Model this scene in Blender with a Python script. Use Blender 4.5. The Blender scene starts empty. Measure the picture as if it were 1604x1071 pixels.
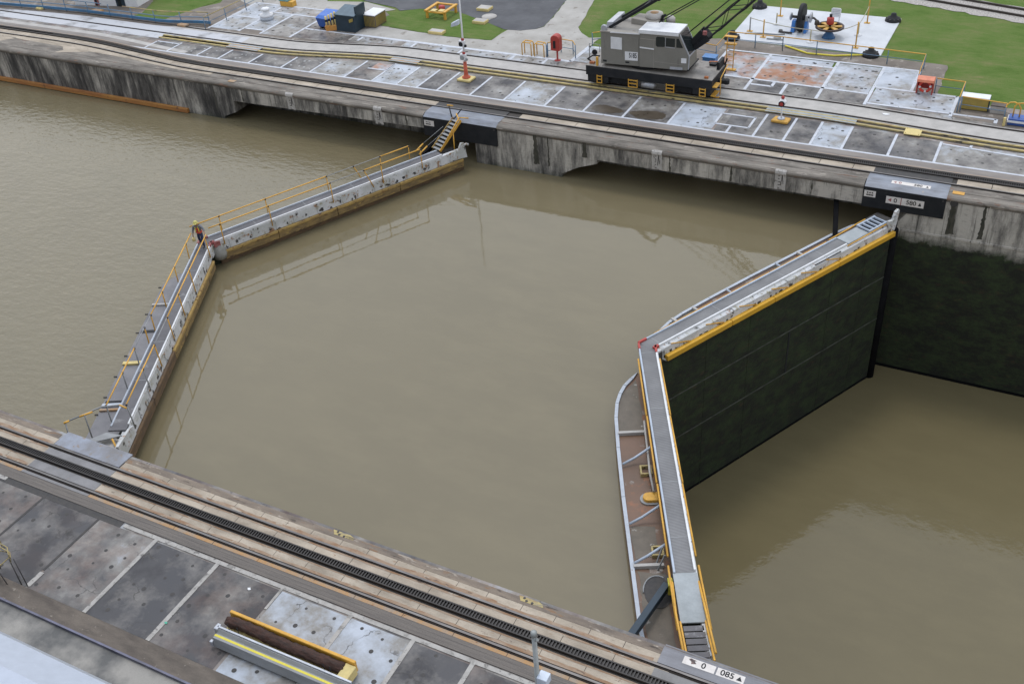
import bpy, bmesh, math, random
from mathutils import Vector, Matrix
random.seed(7)
C = bpy.context.scene
R = math.radians

# ---------------------------------------------------------------- camera
def cam_matrix(loc, yaw, pitch, roll):
    cy, sy, cp, sp, cr, sr = math.cos(yaw), math.sin(yaw), math.cos(pitch), math.sin(pitch), math.cos(roll), math.sin(roll)
    f = Vector((sy*cp, cy*cp, -sp)); r = Vector((cy, -sy, 0)); u = r.cross(f)
    r2 = cr*r + sr*u; u2 = -sr*r + cr*u
    m = Matrix((r2, u2, -f)).transposed().to_4x4(); m.translation = loc
    return m
cd = bpy.data.cameras.new('camera'); cam = bpy.data.objects.new('camera', cd); C.collection.objects.link(cam)
cam.matrix_world = cam_matrix(Vector((14.097, -37.721, 28.549)), -0.516, 0.6315, -0.0809)
cd.sensor_width = 36; cd.lens = 36*1647.5/1604; cd.clip_start = 0.3; cd.clip_end = 5000
C.camera = cam
# ---------------------------------------------------------------- sky, sun, exposure (bright overcast)
W = bpy.data.worlds.new("World"); C.world = W; W.use_nodes = True
wn = W.node_tree.nodes; wl = W.node_tree.links
sky = wn.new('ShaderNodeTexSky'); sky.sky_type = 'NISHITA'; sky.sun_disc = False
sky.sun_elevation = R(73); sky.sun_rotation = R(-30); sky.dust_density = 1.5; sky.air_density = 5.0; sky.ozone_density = 1.0
hs = wn.new('ShaderNodeHueSaturation'); hs.inputs['Saturation'].default_value = 0.3
bg = wn['Background']; bg.inputs['Strength'].default_value = 0.15
wl.new(sky.outputs[0], hs.inputs['Color']); tint = wn.new('ShaderNodeMix'); tint.data_type = 'RGBA'; tint.blend_type = 'MULTIPLY'; tint.inputs[0].default_value = 1; tint.inputs[7].default_value = (0.94, 0.98, 1.17, 1)
wl.new(hs.outputs[0], tint.inputs[6]); wl.new(tint.outputs[2], bg.inputs[0])
sd = bpy.data.lights.new('sun', 'SUN'); sd.energy = 0.6; sd.angle = R(12); sd.color = (1.0, 0.96, 0.9)
sun = bpy.data.objects.new('sun', sd); C.collection.objects.link(sun)
_az = R(-30); _d = Vector((math.sin(_az)*math.cos(R(73)), math.cos(_az)*math.cos(R(73)), math.sin(R(73))))
sun.rotation_euler = _d.to_track_quat('Z', 'Y').to_euler()
C.view_settings.view_transform = 'Standard'; C.view_settings.look = 'None'; C.view_settings.exposure = 0.3; C.view_settings.gamma = 1
C.cycles.max_bounces = 6

# ---------------------------------------------------------------- materials
def _mix(n, l, fac, a, b):
    m = n.new('ShaderNodeMix'); m.data_type = 'RGBA'
    for sock, v in ((m.inputs[0], fac), (m.inputs[6], a), (m.inputs[7], b)):
        if hasattr(v, 'is_output'): l.new(v, sock)
        elif isinstance(v, (int, float)): sock.default_value = v
        else: sock.default_value = (*v, 1)
    return m.outputs[2]
def _noise(n, l, scale, stretch=(1, 1, 1), detail=5, rough=.6, off=0):
    g = n.new('ShaderNodeNewGeometry'); mp = n.new('ShaderNodeMapping'); mp.inputs['Scale'].default_value = stretch
    mp.inputs['Location'].default_value = (off, off*1.7, off*.3)
    t = n.new('ShaderNodeTexNoise'); t.inputs['Scale'].default_value = scale; t.inputs['Detail'].default_value = detail; t.inputs['Roughness'].default_value = rough
    l.new(g.outputs['Position'], mp.inputs[0]); l.new(mp.outputs[0], t.inputs['Vector'])
    return t.outputs['Fac']
def _ramp(n, l, src, stops):
    r = n.new('ShaderNodeValToRGB'); e = r.color_ramp.elements
    while len(e) < len(stops): e.new(0.5)
    for i, (p, c) in enumerate(stops):
        e[i].position = p; e[i].color = (*c, 1) if not isinstance(c, (int, float)) else (c, c, c, 1)
    l.new(src, r.inputs[0]); return r.outputs[0]
def _math(n, l, op, a, b=0.0, clamp=False):
    m = n.new('ShaderNodeMath'); m.operation = op; m.use_clamp = clamp
    for s, v in ((m.inputs[0], a), (m.inputs[1], b)):
        if hasattr(v, 'is_output'): l.new(v, s)
        else: s.default_value = v
    return m.outputs[0]
def _pos(n, l, axis):
    g = n.new('ShaderNodeNewGeometry'); s = n.new('ShaderNodeSeparateXYZ'); l.new(g.outputs['Position'], s.inputs[0]); return s.outputs[axis]
def _attr(n, name):
    a = n.new('ShaderNodeAttribute'); a.attribute_type = 'OBJECT'; a.attribute_name = name; return a.outputs['Fac']
def new_mat(name):
    m = bpy.data.materials.new(name); m.use_nodes = True
    return m, m.node_tree.nodes, m.node_tree.links, m.node_tree.nodes['Principled BSDF']
def _bump(n, l, b, h, dist=.01, strength=.4):
    bp = n.new('ShaderNodeBump'); bp.inputs['Distance'].default_value = dist; bp.inputs['Strength'].default_value = strength
    l.new(h, bp.inputs['Height']); l.new(bp.outputs[0], b.inputs['Normal'])
def mat(name, c1, c2=None, scale=1.5, stretch=(1, 1, 1), rough=.7, rvar=.1, metal=0., spots=None, spot_scale=3., spot_at=.62, spot_stretch=(1, 1, 1), bump=.0, edge=(.35, .65)):
    m, n, l, b = new_mat(name)
    c2 = c2 or tuple(x*.7 for x in c1)
    fac = _noise(n, l, scale, stretch)
    col = _mix(n, l, _ramp(n, l, fac, [(edge[0], 0.), (edge[1], 1.)]), c1, c2)
    fine = _noise(n, l, 14, (1, 1, 1), 4, .7, 3)
    if spots:
        for i, sp in enumerate(spots if isinstance(spots[0], tuple) else [spots]):
            s = _noise(n, l, spot_scale, spot_stretch, 6, .65, 11+7*i)
            col = _mix(n, l, _ramp(n, l, s, [(spot_at, 0.), (spot_at+.07, 1.)]), col, sp)
    v = n.new('ShaderNodeHueSaturation'); l.new(col, v.inputs['Color'])
    l.new(_math(n, l, 'MULTIPLY_ADD', fine, .3), v.inputs['Value'])
    mm = v.inputs['Value'].links[0].from_node; mm.inputs[2].default_value = .85
    l.new(v.outputs[0], b.inputs['Base Color'])
    rr = _math(n, l, 'MULTIPLY_ADD', fac, rvar*2); rr.node.inputs[2].default_value = rough-rvar
    l.new(rr, b.inputs['Roughness']); b.inputs['Metallic'].default_value = metal
    if bump: _bump(n, l, b, fine, bump, .6)
    return m
M = {}
# wet, stained deck concrete; every panel carries its own tone and rust
def deck_mat():
    m, n, l, b = new_mat('deck_concrete')
    t = _attr(n, 'tone'); rs = _attr(n, 'rust'); sd_ = _attr(n, 'seed')
    g = n.new('ShaderNodeNewGeometry'); ad = n.new('ShaderNodeVectorMath'); ad.operation = 'ADD'
    cx = n.new('ShaderNodeCombineXYZ'); l.new(sd_, cx.inputs[2]); l.new(g.outputs['Position'], ad.inputs[0]); l.new(cx.outputs[0], ad.inputs[1])
    def nz(sc, dt, ro, off=0):
        x = n.new('ShaderNodeTexNoise'); x.inputs['Scale'].default_value = sc; x.inputs['Detail'].default_value = dt; x.inputs['Roughness'].default_value = ro
        o2 = n.new('ShaderNodeVectorMath'); o2.operation = 'ADD'; o2.inputs[1].default_value = (off, off, off); l.new(ad.outputs[0], o2.inputs[0]); l.new(o2.outputs[0], x.inputs['Vector']); return x.outputs['Fac']
    a = nz(.55, 5, .62); c = nz(3.2, 6, .7, 9); d = nz(.9, 6, .6, 23)
    f = _math(n, l, 'MULTIPLY_ADD', a, 1.9); f.node.inputs[2].default_value = -.95
    f = _math(n, l, 'ADD', f, t)
    f2 = _math(n, l, 'MULTIPLY_ADD', c, .5); f2.node.inputs[2].default_value = -.25
    f = _math(n, l, 'ADD', f, f2, True)
    col = _ramp(n, l, f, [(0., (.05, .049, .052)), (.3, (.13, .122, .114)), (.55, (.23, .22, .2)), (.8, (.345, .372, .405)), (1., (.42, .46, .515))])
    rfac = _math(n, l, 'MULTIPLY', _ramp(n, l, d, [(.42, 0.), (.62, 1.)]), rs, True)
    col = _mix(n, l, rfac, col, (.3, .13, .06))
    vo = n.new('ShaderNodeTexVoronoi'); vo.feature = 'DISTANCE_TO_EDGE'; vo.inputs['Scale'].default_value = .55
    wv = n.new('ShaderNodeVectorMath'); wv.operation = 'ADD'; wn_ = n.new('ShaderNodeTexNoise'); wn_.inputs['Scale'].default_value = 1.6; wn_.inputs['Detail'].default_value = 4
    l.new(ad.outputs[0], wn_.inputs['Vector']); l.new(ad.outputs[0], wv.inputs[0]); l.new(wn_.outputs['Color'], wv.inputs[1]); l.new(wv.outputs[0], vo.inputs['Vector'])
    ck = _math(n, l, 'MULTIPLY', _ramp(n, l, vo.outputs['Distance'], [(.004, 1.), (.014, 0.)]), _ramp(n, l, nz(.5, 2, .5, 77), [(.5, 0.), (.56, .75)]))
    col = _mix(n, l, ck, col, (.04, .037, .033))
    l.new(col, b.inputs['Base Color'])
    wet = _ramp(n, l, nz(.7, 4, .55, 41), [(.4, .28), (.6, .72)])
    l.new(wet, b.inputs['Roughness']); _bump(n, l, b, c, .006, .5)
    return m
M['deck'] = deck_mat()
def wall_mat(name, algae_from, algae_col, soot=.4):
    m, n, l, b = new_mat(name)
    s = _noise(n, l, 1.0, (1.7, 1.7, .3), 9, .74)
    big = _noise(n, l, .3, (1, 1, .5), 5, .6, 5)
    v = _math(n, l, 'MULTIPLY_ADD', big, .8); v.node.inputs[2].default_value = -.37
    xg = _math(n, l, 'MULTIPLY_ADD', _pos(n, l, 0), .0026); xg.node.inputs[2].default_value = .075; v = _math(n, l, 'ADD', v, xg)
    s2 = _math(n, l, 'ADD', s, v)
    col = _ramp(n, l, s2, [(.34, (.032, .03, .028)), (.46, (.1, .094, .085)), (.56, (.24, .225, .198)), (.69, (.47, .44, .385))])
    dr = _noise(n, l, 1.0, (5.5, 5.5, .22), 5, .65, 13); z0 = _pos(n, l, 2)
    band = _ramp(n, l, _math(n, l, 'MULTIPLY_ADD', z0, -.4), [(.08, 0.), (.2, 1.), (.55, .8), (.9, 0.)])
    col = _mix(n, l, _math(n, l, 'MULTIPLY', _ramp(n, l, dr, [(.57, 0.), (.66, .75)]), band), col, (.5, .465, .4))
    dk = _noise(n, l, 1.0, (4.2, 4.2, .18), 5, .65, 37)
    col = _mix(n, l, _ramp(n, l, dk, [(.58, 0.), (.68, .8)]), col, (.035, .033, .028))
    h = _noise(n, l, 2.0, (1, 1, 6), 5, .7, 8)
    col = _mix(n, l, _ramp(n, l, h, [(.55, 0.), (.7, .45)]), col, (.06, .055, .05))
    z = _pos(n, l, 2)
    e = _math(n, l, 'MULTIPLY_ADD', _noise(n, l, 1.1, (1, 1, 1.1), 7, .72, 2), 1.5); e.node.inputs[2].default_value = -.75
    z2 = _math(n, l, 'ADD', z, e)
    k = _math(n, l, 'SUBTRACT', algae_from, z2); k = _math(n, l, 'MULTIPLY', k, 1.5, True)
    ac = _mix(n, l, _ramp(n, l, _noise(n, l, 1.0, (1, 1, 1.7), 9, .76, 31), [(.42, 0.), (.68, 1.)]), algae_col, (algae_col[0]*3.0, algae_col[1]*4.2, algae_col[2]*2.2))
    rb = _ramp(n, l, _noise(n, l, 1.5, (1, 1, 1.8), 8, .75, 17), [(.57, 0.), (.72, .75)])
    ac = _mix(n, l, rb, ac, (.058, .034, .016))
    col = _mix(n, l, k, col, ac)
    l.new(col, b.inputs['Base Color']); b.inputs['Roughness'].default_value = .85
    _bump(n, l, b, _noise(n, l, 6, (1, 1, 1), 8, .7), .04, .7)
    return m
M['wall'] = wall_mat('stained_wall_concrete', -2.62, (.0105, .012, .007))
M['coping'] = mat('coping_concrete', (.23, .205, .172), (.105, .093, .078), .9, (.5, 2, 2), .8, spots=[(.07, .05, .042), (.33, .295, .25), (.19, .115, .08)], spot_scale=1.9, spot_stretch=(.4, 2, 1), spot_at=.6, bump=.02)
M['coping_brown'] = mat('brown_coping_concrete', (.25, .2, .15), (.135, .11, .088), 1.1, (.5, 2, 2), .8, spots=[(.38, .33, .27), (.07, .055, .045), (.22, .13, .07)], spot_scale=2.4, spot_stretch=(.45, 1.8, 1), spot_at=.585, bump=.02)
M['cream'] = mat('track_slab_concrete', (.45, .385, .3), (.28, .235, .18), .9, (.7, 1.5, 1), .8, spots=[(.15, .115, .09), (.3, .2, .125)], spot_scale=5.5, spot_stretch=(.5, 1.4, 1), spot_at=.63, bump=.02)
M['railrust'] = mat('rust_wash', (.24, .135, .07), (.34, .26, .19), 2.2, (.6, 2, 1), .8, spots=[(.12, .08, .055), (.4, .35, .28)], spot_scale=3, spot_stretch=(.5, 1.5, 1), spot_at=.58)
M['ochre'] = mat('rust_stained_strip', (.42, .24, .1), (.32, .26, .2), 2.0, rough=.8, spots=[(.2, .09, .035)], spot_scale=2.5)
M['grating'] = mat('slatted_board', (.16, .14, .12), (.11, .098, .088), 2.5, (.25, 8, 1), .75, bump=.02)
M['beam'] = mat('kerb_concrete', (.15, .125, .1), (.09, .075, .062), 1.6, (.5, 1.5, 1), .8, spots=[(.25, .22, .18)], spot_scale=4, spot_at=.64, bump=.02)
M['apron'] = mat('apron_concrete', (.3, .285, .255), (.11, .11, .105), .35, (1, 1, 1), .7, bump=.015, edge=(.42, .58))
M['pave'] = mat('path_concrete', (.4, .385, .355), (.31, .295, .265), .5, rough=.85, spots=[(.22, .2, .17)], spot_scale=1.1, spot_at=.6, bump=.02)
M['pavebrown'] = mat('old_paving', (.21, .18, .15), (.14, .12, .1), .6, rough=.85, spots=[(.3, .27, .235)], spot_scale=.9, spot_at=.56, bump=.02)
M['asphalt'] = mat('asphalt', (.09, .093, .1), (.06, .062, .068), .5, rough=.8, spots=[(.13, .13, .135)], spot_scale=.8, spot_stretch=(1, 3, 1), bump=.01)
M['pad'] = mat('painted_pad', (.56, .58, .6), (.47, .49, .51), .6, rough=.6, spots=[(.28, .26, .22)], spot_scale=1.4, spot_at=.68, bump=.005)
M['linewhite'] = mat('line_paint', (.55, .58, .62), (.44, .46, .5), 2.5, rough=.6, spots=[(.27, .265, .255)], spot_scale=3.5, spot_at=.6)
M['lineworn'] = mat('worn_line_paint', (.4, .385, .355), (.32, .305, .28), 2.5, rough=.7, spots=[(.15, .14, .13), (.24, .23, .21)], spot_scale=3, spot_at=.56)
M['ballast'] = mat('ballast', (.5, .47, .43), (.24, .22, .2), 9, rough=.95, spots=[(.1, .14, .04)], spot_scale=.9, spot_at=.66, bump=.05)
def grass_mat():
    m, n, l, b = new_mat('mown_grass')
    a = _noise(n, l, .28, (1, 1, 1), 4, .6); c = _noise(n, l, 1.3, (.45, 1.5, 1), 8, .8, 4); d = _noise(n, l, 18, (1, 1, 1), 6, .8, 6)
    s = _math(n, l, 'ADD', _math(n, l, 'MULTIPLY', a, .5), _math(n, l, 'MULTIPLY', c, .5))
    col = _ramp(n, l, s, [(.36, (.07, .125, .024)), (.47, (.105, .165, .04)), (.55, (.135, .175, .055)), (.66, (.2, .185, .085))])
    v = n.new('ShaderNodeHueSaturation'); l.new(col, v.inputs['Color']); x = _math(n, l, 'MULTIPLY_ADD', d, 1.0); x.node.inputs[2].default_value = .5; l.new(x, v.inputs['Value'])
    l.new(v.outputs[0], b.inputs['Base Color']); b.inputs['Roughness'].default_value = 1; b.inputs['Specular IOR Level'].default_value = .1
    _bump(n, l, b, d, .06, .8); return m
M['grass'] = grass_mat()
def water_mat(name, base, bumps, rough=.04, spec=1.0):
    m, n, l, b = new_mat(name)
    col = _mix(n, l, _ramp(n, l, _noise(n, l, .06, (1, 1, 1), 3, .5), [(.35, 0.), (.65, 1.)]), base, tuple(x*.92 for x in base))
    sw = _ramp(n, l, _noise(n, l, .35, (1, 2.2, 1), 7, .68, 51), [(.42, 0.), (.7, .8)]); col = _mix(n, l, sw, col, tuple(x*1.06 for x in base))
    l.new(col, b.inputs['Base Color']); b.inputs['Roughness'].default_value = rough; b.inputs['IOR'].default_value = 1.33; b.inputs['Specular IOR Level'].default_value = spec
    h = None
    for sc, st, k in bumps:
        x = _math(n, l, 'MULTIPLY', _noise(n, l, sc, st, 3, .55, sc), k); h = x if h is None else _math(n, l, 'ADD', h, x)
    _bump(n, l, b, h, .1, 1.0); return m
M['water_rip'] = water_mat('rippled_muddy_water', (.17, .143, .084), [(.5, (1, 1, 1), .35), (1.7, (.8, 1.4, 1), .5), (4.5, (.8, 1.3, 1), .17)])
M['water_calm'] = water_mat('calm_muddy_water', (.17, .143, .084), [(.16, (1, 1, 1), .2), (.8, (1, 1.3, 1), .045), (3.2, (1, 1.3, 1), .012)], .03)
M['water_low'] = water_mat('low_muddy_water', (.158, .132, .07), [(.2, (1, 1, 1), .2), (1.3, (1, 1.4, 1), .1), (4.2, (1, 1.3, 1), .035)], .03, .65)
M['rail'] = mat('rail_steel', (.075, .066, .06), (.045, .036, .032), 3, (.3, 3, 3), .42, metal=.55)
M['railhead'] = mat('worn_rail_head', (.2, .19, .18), (.12, .11, .105), 3, (.3, 3, 3), .35, metal=.7)
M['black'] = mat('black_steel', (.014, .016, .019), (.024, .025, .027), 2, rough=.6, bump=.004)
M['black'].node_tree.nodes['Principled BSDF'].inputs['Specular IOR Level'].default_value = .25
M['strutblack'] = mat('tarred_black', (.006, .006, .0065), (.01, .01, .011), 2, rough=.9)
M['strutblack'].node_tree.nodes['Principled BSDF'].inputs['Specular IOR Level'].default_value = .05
M['rack'] = mat('greased_rack', (.013, .012, .011), (.028, .022, .018), 3, rough=.5)
M['groove'] = mat('track_groove', (.03, .026, .022), (.06, .05, .042), 2, (.3, 3, 1), rough=.8)
M['yellow'] = mat('yellow_pipe_paint', (.68, .37, .045), (.55, .3, .05), 4, rough=.5, spots=[(.14, .07, .03)], spot_scale=9, spot_at=.66)
M['yellow2'] = mat('faded_yellow_paint', (.47, .37, .14), (.34, .28, .13), 2, rough=.65, spots=[(.06, .052, .04), (.3, .2, .1), (.2, .18, .15)], spot_scale=2.6, spot_stretch=(.4, 2, 1), spot_at=.575)
M['lemon'] = mat('pale_yellow_concrete', (.66, .53, .22), (.56, .46, .2), 3, rough=.75)
M['fender'] = mat('yellow_fender_timber', (.66, .36, .022), (.55, .31, .03), 1.3, (1, 1, 4), .6, spots=[(.27, .17, .03)], spot_scale=2, spot_at=.68, bump=.006)
M['fender_old'] = mat('worn_fender_timber', (.42, .28, .08), (.28, .19, .075), 1.6, (1, 1, 5), .75, spots=[(.12, .065, .03), (.22, .11, .04)], spot_scale=2.4, spot_stretch=(1, 1, 3), spot_at=.57, bump=.02)
M['fender_low'] = mat('olive_brown_timber', (.26, .175, .065), (.15, .105, .05), 1.4, (1, 1, 4), .8, spots=[(.36, .24, .07), (.08, .05, .03)], spot_scale=2, spot_stretch=(1, 1, 3), spot_at=.58, bump=.02)
M['fender_dark'] = mat('rotten_fender_timber', (.085, .06, .04), (.16, .1, .05), 2, (1, 1, 4), .85, bump=.03)
M['orange_timber'] = mat('orange_waterline_timber', (.42, .2, .045), (.3, .12, .035), .8, (.5, 1, 3), .75, spots=[(.14, .07, .03)], spot_scale=2.4, spot_at=.6, bump=.02)
M['walk'] = mat('walkway_plate', (.12, .116, .122), (.09, .088, .093), .7, rough=.6, spots=[(.2, .2, .205)], spot_scale=1.2, spot_at=.6)
def grate_mat():
    m, n, l, b = new_mat('walkway_tread')
    w = n.new('ShaderNodeTexWave'); w.inputs['Scale'].default_value = 2.1; w.inputs['Distortion'].default_value = .4; w.bands_direction = 'Y'
    g = n.new('ShaderNodeNewGeometry'); l.new(g.outputs['Position'], w.inputs['Vector'])
    k = _noise(n, l, .8, (1, 1, 1), 5, .6)
    col = _ramp(n, l, _math(n, l, 'ADD', _math(n, l, 'MULTIPLY', w.outputs['Fac'], .18), _math(n, l, 'MULTIPLY', k, .9)), [(.3, (.12, .12, .122)), (.75, (.2, .2, .2))])
    l.new(col, b.inputs['Base Color']); b.inputs['Roughness'].default_value = .65; return m
M['tread'] = grate_mat()
M['plate'] = mat('galvanised_plate', (.33, .36, .37), (.25, .275, .28), 1.3, rough=.5, spots=[(.2, .17, .12)], spot_scale=2, spot_at=.66)
M['kerbwhite'] = mat('white_kerb_steel', (.72, .73, .74), (.6, .61, .61), 2, rough=.5, spots=[(.16, .14, .12)], spot_scale=9, spot_at=.67)
M['kerbblue'] = mat('pale_blue_kerb_steel', (.42, .48, .56), (.34, .39, .45), 2, rough=.5, spots=[(.2, .19, .18)], spot_scale=8, spot_at=.67)
M['skin_white'] = mat('flaking_white_steel', (.6, .61, .62), (.44, .45, .43), 1.1, rough=.6, spots=[(.32, .3, .22), (.03, .022, .015), (.28, .16, .085)], spot_scale=2.3, spot_at=.585, bump=.006)
M['gate_face'] = wall_mat('algae_gate_plate', 9, (.0085, .0105, .0055))
M['pontoon'] = mat('rusty_flooded_deck', (.165, .088, .05), (.12, .072, .044), .5, rough=.45, rvar=.15, spots=[(.3, .28, .25), (.24, .1, .045)], spot_scale=.9, spot_at=.6)
M['pontoon_grey'] = mat('grey_deck_plate', (.2, .195, .2), (.14, .138, .145), .9, rough=.6, spots=[(.27, .24, .2)], spot_scale=1.3, spot_at=.62)
M['bluewhite'] = mat('pale_blue_steel', (.46, .5, .55), (.38, .41, .45), 1.5, rough=.55, spots=[(.22, .17, .13)], spot_scale=4, spot_at=.66)
M['deckplate'] = mat('weathered_steel_plate', (.27, .3, .36), (.17, .165, .165), .8, (1, 1, 1), .5, spots=[(.22, .17, .13)], spot_scale=2, spot_at=.6)
M['crane'] = mat('crane_olive_grey', (.21, .203, .178), (.185, .178, .155), .8, rough=.5, spots=[(.155, .148, .13)], spot_scale=1.2, spot_stretch=(2, 2, .3), spot_at=.6)
M['crane_roof'] = mat('crane_roof_paint', (.33, .31, .275), (.27, .25, .22), .9, rough=.65, spots=[(.2, .14, .09)], spot_scale=1.6, spot_at=.67)
M['white'] = mat('white_paint', (.74, .75, .76), (.66, .67, .68), 2, rough=.5)
M['signwhite'] = mat('sign_white', (.68, .65, .61), (.6, .56, .52), 3, rough=.6, spots=[(.4, .26, .18)], spot_scale=6, spot_at=.66)
M['silver'] = mat('dull_silver', (.5, .52, .56), (.4, .42, .45), 2, rough=.35, metal=.4)
M['glass'] = mat('dark_glass', (.016, .022, .024), (.022, .027, .028), 1, rough=.08)
M['redsign'] = mat('red_paint', (.42, .045, .035), (.34, .04, .03), 2, rough=.5)
M['orangered'] = mat('orange_red_paint', (.52, .1, .045), (.42, .075, .035), 3, rough=.6)
M['blue'] = mat('blue_paint', (.02, .09, .36), (.025, .075, .28), 2, rough=.45)
M['lightblue'] = mat('sky_blue_paint', (.08, .22, .46), (.07, .18, .38), 2, rough=.5)
M['navy'] = mat('dark_green_blue_paint', (.012, .028, .042), (.016, .036, .056), 2, rough=.5)
M['railblue'] = mat('handrail_blue', (.1, .2, .32), (.14, .2, .26), 3, rough=.5)
M['bark'] = mat('dark_log_wood', (.035, .02, .015), (.07, .032, .022), 2.5, (1, 5, 5), .85, bump=.05)
M['greymetal'] = mat('grey_metal', (.3, .31, .31), (.24, .245, .245), 1.5, (.4, 2, 2), .55)
M['lemonline'] = mat('lemon_stripe', (.72, .62, .06), (.66, .56, .06), 2, rough=.55)
M['postgrey'] = mat('galvanised_post', (.36, .38, .37), (.29, .31, .3), 3, rough=.5, metal=.2)
M['palebox'] = mat('pale_blue_box', (.58, .64, .72), (.5, .56, .64), 3, rough=.45)
M['ship'] = mat('ship_white_paint', (.41, .45, .52), (.395, .435, .505), .3, rough=.4)
M['skin'] = mat('skin', (.3, .17, .11), (.27, .15, .1), 8, rough=.6)
M['denim'] = mat('blue_denim', (.028, .045, .105), (.02, .03, .075), 8, rough=.9)
M['shirt'] = mat('grey_shirt', (.2, .21, .23), (.14, .15, .165), 8, rough=.9)
M['vest'] = mat('orange_red_vest', (.6, .07, .03), (.5, .06, .03), 8, rough=.7)
M['boot'] = mat('black_boot', (.018, .016, .015), (.03, .027, .025), 8, rough=.6)
M['helmet'] = mat('yellow_helmet', (.55, .5, .14), (.5, .45, .14), 8, rough=.35)
M['concrete_light'] = mat('light_concrete', (.45, .43, .4), (.36, .345, .32), 1.2, rough=.85, bump=.01)
M['gold'] = mat('mustard_paint', (.36, .27, .06), (.3, .23, .06), 2, rough=.6, spots=[(.22, .15, .06)], spot_scale=3, spot_at=.64)
M['hole'] = mat('drain_hole_iron', (.035, .034, .034), (.06, .055, .05), 5, rough=.7)
M['cap'] = mat('light_drain_cap', (.4, .41, .4), (.33, .33, .32), 5, rough=.7)
M['amber'] = mat('amber_spoke_paint', (.58, .34, .06), (.5, .28, .05), 3, rough=.5)
M['rope'] = mat('pale_rope', (.45, .42, .3), (.38, .35, .25), 6, rough=.9)
M['redboard'] = mat('weathered_red_paint', (.26, .05, .05), (.3, .13, .12), 6, rough=.7)

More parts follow.
